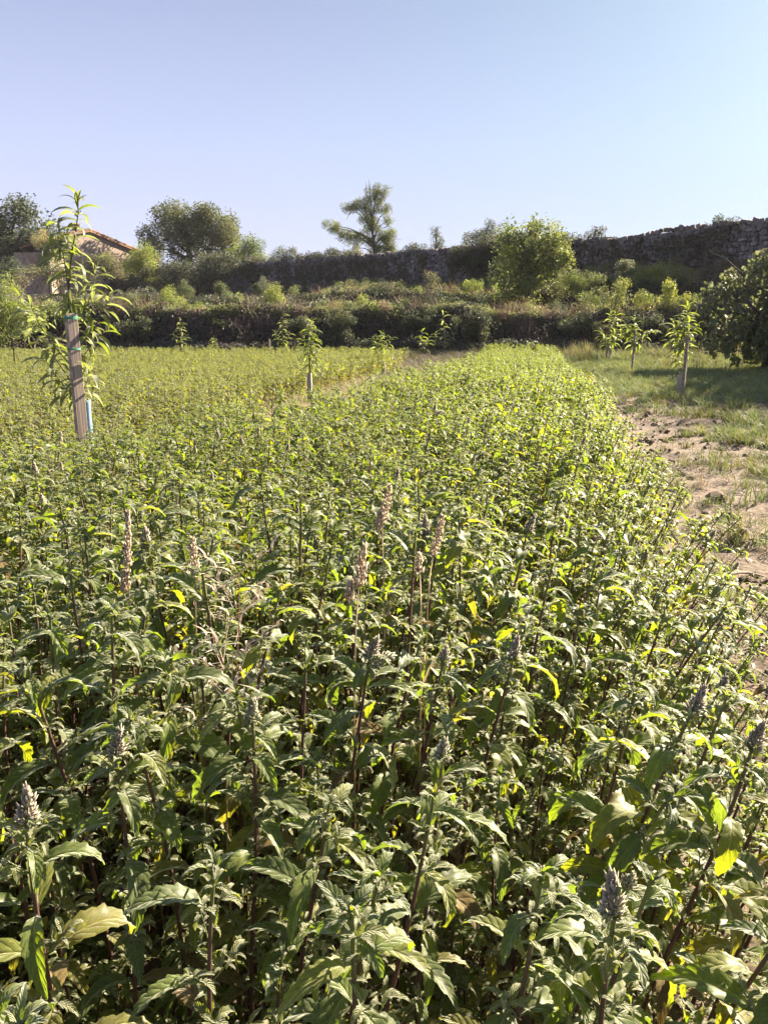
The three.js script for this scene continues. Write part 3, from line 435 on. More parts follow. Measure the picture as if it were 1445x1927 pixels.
// ---------------------------------------------------------------- path, weeds and straw
{
  const r = rngOf(9), turf = [], straw = [], tall = [];
  const tuft = tuftGeo(41, 26, 0.16, 0.09, 0.004, [0.10, 0.125, 0.028], [0.17, 0.225, 0.05], 0.8), dryTuft = tuftGeo(42, 22, 0.2, 0.16, 0.0035, [0.26, 0.21, 0.12], [0.34, 0.285, 0.18], 1.5), tallTuft = tuftGeo(43, 40, 0.5, 0.22, 0.007, [0.10, 0.125, 0.03], [0.22, 0.215, 0.09], 0.6);
  const flat = (x, d) => V(x, land(x, d), -d);
  for (let k = 0; k < 26000; k++) {
    const d = 1.4 + 29.5 * Math.pow(r(), 0.75), w0 = interp(BED_R, d) - 0.1, x = w0 + r() * (d < 8 ? 4.5 : 10), g = fbm(x * 0.8, d * 0.5, 6, 3);
    const strip = 0.05 + 0.95 * smooth(x - w0, lerp(1.5, 1.2, smooth(d, 4, 9)), lerp(2.5, 2.0, smooth(d, 4, 9)) + 0.8 * fbm(d * 0.6, 3, 3, 2)), share = (0.06 + 0.8 * smooth(g, 0.46, 0.62)) * strip * smooth(d, 2.6, 6) + 0.12 * smooth(fbm(x * 2.5, d * 2.5, 31, 2), 0.5, 0.7) + 0.3 * smooth(d, 13, 17) + 0.5 * smooth(w0 + 0.5 - x, 0, 0.5);
    if (r() > share) { if (r() < 0.3) straw.push({ m: M4(flat(x, d), Q(0.2 * (r() - 0.5), r() * 6, 0), 0.25 + 0.45 * r()), c: vary(r, r() < 0.35 ? [0.5, 0.75, 0.35] : [0.8, 0.72, 0.62], 0.3) }); continue; }
    turf.push({ m: M4(flat(x, d), Q(0.2 * (r() - 0.5), r() * 6.28, 0.2 * (r() - 0.5)), (0.55 + 0.8 * r()) * (d > 10 ? 1.15 : 1)), c: vary(r, r() < 0.25 ? [1.5, 1.15, 1.1] : [1, 1, 1], 0.3) });
  }
  for (let k = 0; k < 9000; k++) { // gap between the beds
    const d = 4.5 + 25 * r(), x0 = FAR_R(d) - 0.3, x1 = interp(BED_L, d) + 0.3, x = lerp(x0, x1, r()); if (d > 19.5) continue;
    straw.push({ m: M4(flat(x, d), Q(0.2 * (r() - 0.5), r() * 6, 0), 0.8 + 1.1 * r()), c: vary(r, r() < 0.4 ? [0.75, 0.95, 0.45] : [1.05, 1.0, 0.8], 0.25) });
  }
  for (let k = 0; k < 260; k++) { const d = 22.5 + 6 * r(), x = 5.6 + 9.5 * r(); if (fbm(x * 0.7, d * 0.7, 51, 2) < 0.5) continue; tall.push({ m: M4(flat(x, d), Q(0, r() * 6, 0), 0.6 + 0.6 * r()), c: vary(r, r() < 0.4 ? [1.15, 0.95, 0.9] : [1.0, 1.05, 0.9], 0.25) }); }
  for (let k = 0; k < 500; k++) { const d = 26.5 + 2.8 * r(), x = lerp(-2, 16, r()); tall.push({ m: M4(flat(x, d), Q(0, r() * 6, 0), 0.3 + 0.4 * r()), c: vary(r, [0.62, 0.52, 0.55], 0.3) }); }
  for (let k = 0; k < 2600; k++) { const d = lerp(19, 31, r()), x = lerp(FAR_R(Math.min(d, 24)) - 0.5, interp(BED_L, d) + 1.5, r()); straw.push({ m: M4(flat(x, d), Q(0.2 * (r() - 0.5), r() * 6, 0), 0.8 + 1.0 * r()), c: vary(r, r() < 0.4 ? [0.4, 0.5, 0.3] : [0.5, 0.45, 0.4], 0.3) }); }
  tag(instanced('path_grass', tuft, MAT.grass, turf), 'yellow-green grass patches on the earth path right of the mint', 'grass', null, 'stuff');
  tag(instanced('straw_litter', dryTuft, MAT.straws, straw), 'pale dry grass in the gap between the mint beds and on the path', 'dry grass', null, 'stuff');
  tag(instanced('tall_grass', tallTuft, MAT.grass, tall), 'tall lit grass at the foot of the lower bank', 'grass', null, 'stuff');
  const geos = []; for (let q = 0; q < 6; q++) { const g = new THREE.IcosahedronGeometry(1, 1), p = g.attributes.position; for (let k = 0; k < p.count; k++) { const a = V().fromBufferAttribute(p, k), s = 0.75 + 0.6 * noise3(a.x * 1.6 + q * 7, a.y * 1.6, a.z * 1.6); p.setXYZ(k, a.x * s, a.y * s * 0.7, a.z * s); } g.computeVertexNormals(); geos.push(g); }
  const list = []; for (let k = 0; k < 9000; k++) { const d = 1.3 + 14 * Math.pow(r(), 1.3), x = interp(BED_R, d) - 0.2 + 4.5 * r(); if (fbm(x * 2, d * 2, 61, 3) < 0.45) continue; list.push({ m: M4(flat(x, d).add(V(0, 0.004, 0)), Q(r() * 6, r() * 6, r() * 6), 0.007 + 0.035 * Math.pow(r(), 4)), c: vary(r, [1, 1, 1], 0.25) }); }
  tag(instanced('soil_crumbs', geos[0], MAT.clod, list), 'small crumbs of dry soil scattered on the path', 'soil crumbs', null, 'stuff');
  const big = [[1375, 975, 3.0, 0.055, 'pale clod of dry earth nearest the mint on the path'], [1418, 968, 3.05, 0.06, 'brown clod of earth near the right edge on the path'], [1432, 880, 4.15, 0.06, 'clod of dry earth on the path behind the pale stick'], [1330, 815, 5.3, 0.09, 'reddish clod where the path meets the grass'], [1365, 780, 6.3, 0.13, 'low mound of turned earth on the path'], [1405, 828, 5.3, 0.07, 'small earth lump beside the path grass']];
  big.forEach(([px, py, d, s, label], k) => { const x = at(px, py, d).x, o = new THREE.Mesh(geos[k], MAT.clod); o.name = 'earth_clod'; o.position.copy(flat(x, d)).add(V(0, s * 0.2, 0)); o.scale.set(s * 0.75, s * 0.5, s * 0.62); o.rotation.y = k; tag(o, label, 'clod', 'earth clods on the path'); });
  const b = new MB(), pts = [[1368, 900], [1395, 889], [1425, 884], [1460, 882]].map(([px, py], k) => { const d = [3.95, 4.1, 4.2, 4.22][k], p = at(px, py, d); return V(p.x, land(p.x, d) + 0.035 + 0.02 * (k === 1), -d); });
  b.tube(new THREE.CatmullRomCurve3(pts).getPoints(14), (t) => 0.012 - 0.005 * t, 6);
  const st = new THREE.Mesh(b.build(), MAT.paleWood); st.name = 'dry_stick'; tag(st, 'pale curved dry stick lying on the path at the right edge', 'stick');
}

// ---------------------------------------------------------------- mint plants
const LEAF_VARIANTS = 7;
function mintLeafGeo(v, lod) { // unit length, base at the origin, growing along +z, upper side +y
  const r = rngOf(200 + v), half = 0.118 + 0.042 * r(), a0 = 0.58 + 0.35 * (r() - 0.5), droop = 1.85 + 1.4 * (r() - 0.5), fold = 0.34 + 0.3 * r(), twist = 0.5 * (r() - 0.5), side = 0.25 * (r() - 0.5), wav = 0.06 + 0.05 * r();
  const rows = [20, 12, 5][lod], S = lod === 0 ? [-1, -0.5, 0, 0.5, 1] : [-1, 0, 1], b = new MB(true), id = [], step = 1 / rows;
  let y = 0, z = 0, x = 0;
  for (let k = 0; k <= rows; k++) {
    const t = k / rows, a = a0 - droop * Math.pow(t, 1.25); if (k) { y += Math.sin(a) * step; z += Math.cos(a) * step; x += side * t * step; }
    const u = clamp((t - 0.08) / 0.92, 0, 1), tooth = lod < 2 && k > 1 && k < rows ? (k % 2 ? 1.04 : 0.90) : 1, w = t <= 0.081 ? 0.014 : Math.max(0.002, half * Math.pow(Math.sin(Math.PI * Math.pow(u, 0.74)), 0.8) * tooth);
    const ny = Math.cos(a), nz = -Math.sin(a), row = [];
    for (const s of S) {
      const tw = twist * t, edge = Math.abs(s), lift = edge * w * Math.sin(fold) * (1 - 0.25 * edge) + edge * wav * half * Math.sin(k * 1.7 + s * 2 + v) * (lod < 2 ? 1 : 0) + (edge === 0.5 ? 0.1 * w : 0);
      const lx = s * w * Math.cos(fold), X = lx * Math.cos(tw) - lift * Math.sin(tw), Y = lx * Math.sin(tw) + lift * Math.cos(tw), fw = tooth > 1 && edge === 1 ? step * 0.45 : 0;
      row.push(b.v(x + X, y + ny * Y + Math.sin(a) * fw, z + nz * Y + Math.cos(a) * fw, 0.5 + s * 0.5, t));
    }
    id.push(row);
  }
  for (let k = 0; k < rows; k++) for (let j = 0; j + 1 < S.length; j++) b.quad(id[k][j], id[k + 1][j], id[k + 1][j + 1], id[k][j + 1]);
  return b.build();
}
const MINT = [0, 1, 2].map((lod) => Array.from({ length: LEAF_VARIANTS }, (_, v) => mintLeafGeo(v, lod)));
function spikeGeo(seed, len, tone = [0.28, 0.25, 0.17]) {
  const r = rngOf(seed), b = new MB(true), rows = Math.round(len / 0.0042);
  b.tube([V(0, 0, 0), V(0, len * 0.5, 0), V(0, len * 0.95, 0)], () => 0.002, 4, () => tone);
  for (let k = 0; k < rows; k++) {
    const t = k / (rows - 1), R = 0.0105 * Math.sqrt(Math.max(0.04, 1 - Math.pow(t, 2.2))) * (k % 3 === 2 ? 0.7 : 1), n = t > 0.85 ? 6 : 11;
    for (let j = 0; j < n; j++) {
      const a = (j + r() * 0.8) / n * 6.283 + k, up = 0.5 + 0.8 * t + 0.3 * r(), l = 0.0125 * (0.6 + 0.7 * r()), d = V(Math.cos(a) * Math.cos(up), Math.sin(up), Math.sin(a) * Math.cos(up)), p = V(Math.cos(a) * R * 0.35, t * len * 0.96, Math.sin(a) * R * 0.35), q = V(-Math.sin(a), 0, Math.cos(a)), m = p.clone().addScaledVector(d, l * 0.55), w = 0.0017, n2 = d.clone().cross(q);
      const c1 = vary(r, tone, 0.3), c2 = vary(r, r() < 0.55 ? [0.62, 0.56, 0.43] : [0.38, 0.30, 0.27], 0.25);
      const A = b.v(p.x, p.y, p.z, 0, 0, c1), B = b.v(m.x + q.x * w, m.y + q.y * w, m.z + q.z * w, 0, 0.5, c1), Cc = b.v(m.x - q.x * w + n2.x * w, m.y + n2.y * w, m.z - q.z * w + n2.z * w, 1, 0.5, c1), D = b.v(m.x - n2.x * w, m.y - n2.y * w, m.z - n2.z * w, 1, 0.5, c1), E = b.v(p.x + d.x * l, p.y + d.y * l, p.z + d.z * l, 0.5, 1, c2);
      b.tri(A, B, Cc); b.tri(A, Cc, D); b.tri(A, D, B); b.tri(B, E, Cc); b.tri(Cc, E, D); b.tri(D, E, B);
    }
  }
  return b.build();
}
const PLANT_H = 0.9;
function mintTemplate(seed, { spike = 0, sparse = 0, big = 1, axil = 0.75 } = {}) {
  const r = rngOf(seed * 13 + 1), bend = 0.05 * (r() - 0.5), bendz = 0.05 * (r() - 0.5), axis = (y) => V(bend * Math.pow(y / PLANT_H, 2) + 0.006 * Math.sin(y * 9 + seed), y, bendz * Math.pow(y / PLANT_H, 2) + 0.006 * Math.cos(y * 8 + seed));
  const leaves = [], shoots = [], az0 = r() * 6.283, gaps = [0.009, 0.016, 0.03, 0.044, 0.054, 0.06, 0.064, 0.066, 0.068, 0.064, 0.068, 0.07, 0.075, 0.08], size = [0.026, 0.044, 0.068, 0.09, 0.104, 0.111, 0.112, 0.105, 0.095, 0.084, 0.074, 0.065, 0.057];
  let y = PLANT_H - (spike ? 0.036 : 0.004);
  for (let k = 0; y > 0.1 && k < 13; k++) {
    for (let s = 0; s < 2; s++) {
      const drop = k > 6 ? 0.2 + 0.09 * (k - 6) : sparse; if (r() < drop) continue;
      const old = (k > 5 && r() < 0.13 * (k - 4)) || r() < 0.025, dry = old && r() < 0.3;
      leaves.push({ p: axis(y), az: az0 + k * Math.PI / 2 + s * Math.PI + 0.5 * (r() - 0.5), len: size[k] * (0.78 + 0.4 * r()) * big, pitch: (k < 2 ? 0.75 : k < 4 ? 0.25 : 0) + 0.35 * (r() - 0.5), roll: 0.7 * (r() - 0.5), v: Math.floor(r() * LEAF_VARIANTS), tone: dry ? 4 : old ? 3 : [0, 0, 1, 1, 2][Math.floor(r() * 5)] });
    }
    if (k > 1) for (let s = 0; s < 2; s++) if (r() < axil) shoots.push({ p: axis(y), az: az0 + k * Math.PI / 2 + s * Math.PI + 0.3 * (r() - 0.5), len: (0.012 + 0.006 * Math.min(k, 7)) * (0.6 + 0.8 * r()), n: k > 4 ? 9 : 6 });
    y -= gaps[k] * (0.85 + 0.3 * r());
  }
  return { seed, axis, leaves, shoots, spike };
}
const leafMatrix = (l) => M4(l.p, Q(-l.pitch, l.az, l.roll), l.len);
function shootGeo(t, lod) { // little side shoots in the leaf axils and the tuft at the tip
  const r = rngOf(t.seed * 7 + 3), b = new MB(true), g = MINT[Math.max(1, lod)];
  const leaf = (p, az, len, pitch) => b.geo(g[Math.floor(r() * LEAF_VARIANTS)], M4(p, Q(-pitch, az, 0.6 * (r() - 0.5)), len));
  for (const s of t.shoots) {
    const d = V(Math.sin(s.az) * 0.7, 0.72, Math.cos(s.az) * 0.7), tip = s.p.clone().addScaledVector(d, s.len);
    if (lod < 2) b.tube([s.p, tip], () => 0.001, 3);
    for (let k = 0; k < (lod > 1 ? Math.ceil(s.n * 0.5) : s.n); k++) leaf(s.p.clone().lerp(tip, 0.35 + 0.65 * (k / s.n)), s.az + k * 1.57 + r(), (lod > 1 ? 1.35 : 1) * (0.016 + 0.026 * r()) * (1.1 - 0.5 * k / s.n), 0.1 + 0.5 * r());
  }
  const tip = t.axis(PLANT_H - (t.spike ? 0.036 : 0.006)); for (let k = 0; k < (lod > 1 ? 4 : 9); k++) leaf(tip, r() * 6.283, 0.012 + 0.016 * r(), 0.5 + 0.5 * r());
  return b.build();
}
function stemGeo(t, sides, n) {
  const b = new MB(true), pts = []; for (let k = 0; k <= n; k++) pts.push(t.axis(PLANT_H * k / n)); // dark purple-brown, greener towards the tip
  b.tube(pts, (q) => 0.0045 - 0.0023 * q, sides, (q) => { const g = smooth(q, 0.86, 1); return [lerp(0.088, 0.12, g), lerp(0.04, 0.15, g), lerp(0.036, 0.04, g)]; });
  return b.build();
}
const LEAF_MATS = [...MAT.mint, MAT.mintYellow, MAT.mintDry];
const SPIKES = [spikeGeo(1, 0.031), spikeGeo(2, 0.038), spikeGeo(3, 0.026, [0.27, 0.27, 0.17])];
function plantGroup(t, lod) { // one plant as a thing with its parts
  const o = new THREE.Group();
  mesh('stem', stemGeo(t, lod ? 5 : 7, lod ? 14 : 20), MAT.stem, o);
  for (const l of t.leaves) { const m = mesh('leaf', MINT[lod][l.v], LEAF_MATS[l.tone], o); leafMatrix(l).decompose(m.position, m.quaternion, m.scale); }
  mesh('side_shoots', shootGeo(t, 1), MAT.shoot, o, 'stuff');
  if (t.spike) { const s = mesh('flower_spike', SPIKES[t.seed % 3], MAT.spike, o); s.position.copy(t.axis(PLANT_H - 0.034)); s.rotation.set(0.1, t.seed, 0.08); if (t.spike > 1) { const s2 = mesh('flower_spike', SPIKES[2], MAT.spike, o); s2.position.copy(t.axis(PLANT_H - 0.042)).add(V(0.006, 0, 0.004)); s2.rotation.set(0.5, 0, -0.9); } }
  return o;
}
function plantMerged(t, lod) { // the same plant as one geometry, for the mass of the crop
  const bins = LEAF_MATS.map(() => new MB(true));
  for (const l of t.leaves) { const e = lod > 1 ? { ...l, len: l.len * 1.08 } : l; bins[l.tone].geo(MINT[lod][l.v], leafMatrix(e)); }
  const geos = [], mats = [], add = (g, m) => { geos.push(g); mats.push(m); };
  bins.forEach((b, k) => { if (b.n) add(b.build(), LEAF_MATS[k]); });
  add(shootGeo(t, lod), MAT.shoot); add(stemGeo(t, lod > 1 ? 3 : 4, lod > 1 ? 5 : 10), MAT.stem);
  if (t.spike && lod < 2) { const g = SPIKES[t.seed % 3].clone(); g.translate(...t.axis(PLANT_H - 0.034).toArray()); add(g, MAT.spike); }
  return [mergeGeometries(geos, true), mats];
}
const GREEN_T = [1, 2, 3, 4, 5, 6, 7].map((s) => mintTemplate(s, { sparse: s === 4 ? 0.25 : 0.06 })), SPIKE_T = [11, 12, 13].map((s, k) => mintTemplate(s, { spike: k === 1 ? 2 : 1, sparse: 0.22 }));
const HERO_T = [21, 22, 23, 24].map((s, k) => mintTemplate(s, { spike: [2, 1, 0, 0][k], sparse: 0.12, big: 1.06, axil: 0.5 }));
const TEMPL = [...GREEN_T, ...SPIKE_T, ...HERO_T];
const upright = (lx, lz, yaw) => new THREE.Quaternion().setFromUnitVectors(UP, V(lx, 1, lz).normalize()).multiply(Q(0, yaw, 0));
function project(p) { const dy = p.y - EYE, f = -Math.sin(PITCH) * dy + Math.cos(PITCH) * -p.z, u = Math.cos(PITCH) * dy + Math.sin(PITCH) * -p.z; return [722.5 + FOCAL * p.x / f, 963.5 - FOCAL * u / f, f]; }
{
  const taken = [];
  // plants that stand out: [px, py of the tip, depth, lean x, lean z, yaw, template, label]
  const heroes = [
    [702, 1205, 1.42, 0.20, 0.02, 0.6, 10, 'tall mint stem with a grey-purple double flower spike at the centre of the front'],
    [1292, 1295, 1.22, 0.26, 0.0, 1.2, 11, 'tall dark mint stem with a furry grey spike leaning right at the front right'],
    [962, 1215, 1.5, 0.16, 0.05, 2.4, 11, 'mint plant with a violet-grey flower spike right of the central double spike'],
    [1408, 1372, 1.12, 0.2, 0.02, 0.2, 9, 'mint plant with a small furry spike at the right edge of the front'],
    [852, 1392, 1.15, 0.08, 0.02, 2.0, 7, 'mint plant with a pale young spike below the central double spike'],
    [30, 1490, 0.88, 0.0, 0.0, 0.9, 11, 'mint plant with a thick reddish stem and pale spike in the lower left corner'],
    [505, 1098, 1.62, 0.16, 0.0, 1.5, 12, 'bare-stemmed mint plant with big drooping leaves left of the central double spike'],
    [488, 1312, 1.24, 0.05, 0.0, 2.9, 7, 'mint plant with a whitish bud between the bare stem and the lower left corner'],
    [240, 1395, 1.1, 0.04, 0.0, 2.2, 9, 'mint plant with a frayed pale bud right above the lower left corner plant'],
    [110, 1145, 1.55, 0.02, 0.0, 0.4, 13, 'leafy mint plant with dark hanging leaves at the left edge below the dry grass head'],
    [845, 1222, 1.5, 0.14, 0.0, 1.0, 7, 'mint plant with a thin green spike between the double and the violet spikes'],
    [366, 1640, 0.83, 0.02, 0.0, 0.3, 3, 'mint plant with a star of young leaves at the bottom left'],
    [1170, 1640, 0.86, 0.2, 0.0, 1.9, 13, 'mint plant with broad grey-green hanging leaves at the bottom right'],
    [770, 1500, 0.98, 0.12, 0.0, 2.7, 12, 'mint plant with broad leaves under the pale young spike'],
    [808, 760, 4.3, 0.12, 0.0, 0.5, 8, 'mint stem rising higher than the rest far up the bed'],
  ];
  const protos = new Map();
  const proto = (i, lod) => { const k = i * 10 + lod; if (!protos.has(k)) protos.set(k, plantGroup(TEMPL[i], lod)); return protos.get(k); };
  const place = (o, base, q, s) => { o.position.copy(base); o.quaternion.copy(q); o.scale.setScalar(s); o.name = numbered('mint_plant'); scene.add(o); };
  for (const [px, py, d0, lx, lz, yaw, ti, label] of heroes) {
    const d = d0 * (d0 < 2 ? 0.86 : 1);
    const top = at(px, py, d), base = V(top.x - lx * top.y, 0, top.z - lz * top.y), q = upright(lx, lz, yaw); base.y = land(base.x, -base.z);
    const o = proto(ti, 0).clone(); place(o, base, q, (top.y - base.y) * Math.hypot(1, lx, lz) / PLANT_H); o.userData = { label, category: 'mint plant' }; taken.push(base);
  }
  const r = rngOf(21), cand = [];
  const G = 0.108;
  for (let d = 0.3; d < 25; d += G) for (let x = -4.4; x < 5.6; x += G) {
    const X = x + (r() - 0.5) * G * 0.9, D = d + (r() - 0.5) * G * 0.9, k1 = r(), k2 = r(), k3 = r(), k4 = r(), k5 = r();
    if (!inNear(X, D) || taken.some((b) => Math.hypot(b.x - X, -b.z - D) < 0.055 || (Math.abs(b.x - X) < 0.05 && D < -b.z && D > -b.z - 0.2))) continue;
    if (D > 10 && k5 < 0.15) continue;
    if (noise3(X * 5, D * 5, 77) < 0.22) continue;
    const hgt = bedH(D) * (0.74 + 0.30 * fbm(X * 1.3, D * 1.1, 9, 2) + 0.30 * (k1 - 0.5)) * (1 - 0.3 * smooth(-X, 1.0, 2.4) * smooth(D, 3.2, 5.5)), edge = smooth(interp(BED_R, D) - X, 0, 0.25);
    const lx = lerp(0.02, 0.3, smooth(X, -0.4, 0.8)) + 0.3 * (k2 - 0.5) + 0.28 * (1 - edge), lz = 0.02 + 0.3 * (k3 - 0.5) + (k1 > 0.96 ? 0.7 * (k2 - 0.3) : 0);
    const q = upright(lx, lz, k4 * 6.283), base = V(X, land(X, D) - 0.01, -D), s = hgt / PLANT_H, top = V(X + lx * hgt, hgt, -D + lz * hgt), [px, py, f] = project(top);
    cand.push({ base, q, s: s * (0.75 + 0.25 * edge), px, py, dist: top.distanceTo(camera.position), ti: k5 * 97 % 1 < 0.92 ? Math.floor(k5 * 71 % 1 * 7) : 7 + 2 * Math.floor(k5 * 53 % 1 * 2), inView: f > 0.2 && px > -110 && px < 1555 && py < 2100 });
  }
  const near = cand.filter((c) => c.inView).sort((a, b) => a.dist - b.dist).slice(0, 298 - heroes.length), own = new Set(near);
  const zone = (px, py) => [px < 290 ? 'far left' : px < 580 ? 'left' : px < 870 ? 'middle' : px < 1160 ? 'right' : 'far right', py > 1500 ? 'front row' : py > 1250 ? 'second rank' : py > 1120 ? 'rank below the dry grass heads' : 'rank among the dry grass heads'];
  near.forEach((c, k) => {
    const o = proto(c.ti, k < 120 ? 0 : 1).clone(); place(o, c.base, c.q, c.s);
    const [side, row] = zone(c.px, c.py), kind = c.ti > 6 ? 'mint plant with small grey flower spike' : 'leafy mint plant without flowers';
    o.userData = { label: `${kind}, ${row}, ${side}`, category: 'mint plant', group: `${c.ti > 6 ? 'flowering' : 'leafy'} mint plants, ${row}, ${side}` };
  });
  const crop = new THREE.Group(); crop.name = 'mint_crop';
  const sets = new Map(), push = (key, e) => { if (!sets.has(key)) sets.set(key, []); sets.get(key).push(e); };
  for (const c of cand) if (!own.has(c)) push(`${c.ti < 7 ? c.ti % 5 : 7 + c.ti % 2}/${c.dist < 5.5 ? 1 : 2}`, { m: M4(c.base, c.q, c.s) });
  for (let k = 0; k < 3000; k++) { // low undergrowth of the same mint between the stems
    const d = 0.2 + 12 * Math.pow(r(), 1.6), x = lerp(interp(BED_L, d), interp(BED_R, d) + 0.12, r()); if (r() < 0.3 && d < 1.2) continue;
    push(`${Math.floor(r() * 3)}/1`, { m: M4(V(x, land(x, d) - 0.25 - 0.12 * r(), -d), upright(0.3 * (r() - 0.5) + 0.1, 0.3 * (r() - 0.5), r() * 6.283), 0.62 + 0.3 * r()) });
  }
  const fill = (group, sets) => { for (const [key, list] of [...sets].sort()) { const [ti, lod] = key.split('/').map(Number), [g, m] = plantMerged(TEMPL[ti], lod); instanced('mint_stems', g, m, list, group); } };
  fill(crop, sets); tag(crop, 'mint crop filling the bed that runs away to the banks', 'mint crop', null, 'stuff');
  const far = new THREE.Group(); far.name = 'mint_crop'; const fs = new Map();
  const G2 = 0.15;
  for (let d = 3.6; d < 25; d += G2) for (let x = -16; x < 0.6; x += G2) {
    const X = x + (r() - 0.5) * G2, D = d + (r() - 0.5) * G2, ti = Math.floor(r() * 5); if (!inFar(X, D)) continue;
    const k = `${ti}/2`; if (!fs.has(k)) fs.set(k, []);
    fs.get(k).push({ m: M4(V(X, land(X, D) - 0.2, -D), upright(0.1 + 0.25 * (r() - 0.5), 0.2 * (r() - 0.5), r() * 6.283), (0.80 + 0.14 * fbm(X, D, 4, 2) + 0.1 * r()) * interp([[3.6, 0.95], [10, 0.98], [24, 0.98]], D)), c: vary(r, [1.06, 0.95, 1.2], 0.14) });
  }
  fill(far, fs); tag(far, 'paler mint crop in the second bed beyond the dry gap on the left', 'mint crop', null, 'stuff');

  // fallen yellow leaves and dead stems under the plants
  const fallen = []; for (let k = 0; k < 1500; k++) { const d = 0.4 + 4 * Math.pow(r(), 1.5), x = lerp(interp(BED_L, d), interp(BED_R, d), r()); fallen.push({ m: M4(V(x, land(x, d) + 0.01 + 0.35 * Math.pow(r(), 2), -d), Q((r() - 0.5) * 1.4, r() * 6.283, (r() - 0.5) * 1.4), 0.045 + 0.03 * r()), c: vary(r, r() < 0.5 ? [1, 0.9, 0.9] : [0.7, 0.5, 0.8], 0.3) }); }
  tag(instanced('fallen_leaves', MINT[1][2], MAT.mintYellow, fallen), 'yellowed mint leaves low between the stems', 'fallen leaves', null, 'stuff');
}

// ---------------------------------------------------------------- dry grass heads and dead weeds among the mint
function seedHead(seed, len, wid, lobes) { // packed spikelets of a grass panicle along +y
  const r = rngOf(seed), b = new MB(true);
  for (let k = 0; k < lobes * 60; k++) {
    const t = r(), env = Math.pow(Math.sin(Math.PI * clamp(0.08 + 0.9 * t, 0, 1)), 0.6) * (0.55 + 0.45 * Math.abs(Math.sin(t * Math.PI * lobes))) * (1 - 0.55 * t), a = r() * 6.283, R = wid * env * Math.sqrt(r()), p = V(Math.cos(a) * R, t * len * 0.9, Math.sin(a) * R), d = V(Math.cos(a) * 0.35, 1, Math.sin(a) * 0.35).normalize(), l = 0.011 * (0.7 + 0.6 * r()), q = V(-Math.sin(a), 0, Math.cos(a)), m = p.clone().addScaledVector(d, l * 0.5), w = 0.0016, n = d.clone().cross(q), c = vary(r, r() < 0.3 ? [0.40, 0.28, 0.20] : [0.56, 0.45, 0.32], 0.2);
    const P = [p, m.clone().addScaledVector(q, w), m.clone().addScaledVector(q, -w * 0.5).addScaledVector(n, w), m.clone().addScaledVector(q, -w * 0.5).addScaledVector(n, -w), p.clone().addScaledVector(d, l)].map((e) => b.v(e.x, e.y, e.z, 0, 0, c));
    b.tri(P[0], P[1], P[2]); b.tri(P[0], P[2], P[3]); b.tri(P[0], P[3], P[1]); b.tri(P[1], P[4], P[2]); b.tri(P[2], P[4], P[3]); b.tri(P[3], P[4], P[1]);
  }
  return b.build();
}
function grassStalk(label, d, foot, neck, tip, wid, lobes, seed, extra) {
  const f = at(foot[0], foot[1], d - 0.08), n = at(neck[0], neck[1], d), t = at(tip[0], tip[1], d + 0.02), base = f.clone(); base.x -= (n.x - f.x) * 0.4; base.y = land(base.x, -base.z);
  const o = thing('dry_grass_stalk', label, 'grass stalk', base.toArray(), 'dry grass heads standing in the mint'), b = new MB(), L = (p) => p.clone().sub(base);
  b.tube(new THREE.CatmullRomCurve3([L(base), L(f), L(n), L(n).lerp(L(t), 0.8)]).getPoints(16), (q) => 0.0017 - 0.0007 * q, 5); mesh('stem', b.build(), MAT.straw, o);
  const head = (p, e, w, k) => { const m = mesh('seed_head', seedHead(seed + k, e.distanceTo(p), w, lobes), MAT.straws, o); m.position.copy(L(p)); m.quaternion.setFromUnitVectors(UP, e.clone().sub(p).normalize()); };
  head(n, t, wid, 0); if (extra) { const [a, e, w] = extra; head(at(a[0], a[1], d), at(e[0], e[1], d), w, 1); const br = new MB(); br.tube([L(n).lerp(L(f), 0.3), L(at(a[0], a[1], d))], () => 0.0009, 4); mesh('side_branch', br.build(), MAT.straw, o); }
  const bl = new MB(true); blade(bl, L(f).lerp(L(base), 0.2), seed, 0.2, 0.003, 0.7, [0.5, 0.38, 0.2], [0.6, 0.45, 0.25], 5); mesh('blade', bl.build(), MAT.straws, o);
}
grassStalk('dry grass stalk with a long slim head at the left, a ragged tuft below it', 1.57, [262, 1290], [241, 1085], [241, 952], 0.009, 4, 1, [[234, 1118], [236, 1072], 0.012]);
grassStalk('single straight dry grass stalk with a short pointed head left of the bare mint stem', 1.43, [374, 1340], [367, 1085], [362, 1008], 0.011, 2, 5);
grassStalk('dry grass stalk with the topmost beige head near the centre', 1.89, [722, 1090], [720, 990], [734, 905], 0.016, 3, 9, [[712, 1000], [716, 960], 0.012]);
grassStalk('dry grass stalk with a fat pinkish head above the central double flower spike', 1.41, [668, 1235], [675, 1108], [686, 1020], 0.0145, 3, 13, [[657, 1135], [660, 1095], 0.011]);
grassStalk('dry grass stalk leaning right with a tapered beige head', 1.72, [806, 1120], [814, 1050], [834, 965], 0.015, 3, 17);
grassStalk('shorter dry grass stalk with a stubby head beside the tapered leaning one', 1.51, [792, 1160], [790, 1084], [788, 1042], 0.0125, 1, 21);
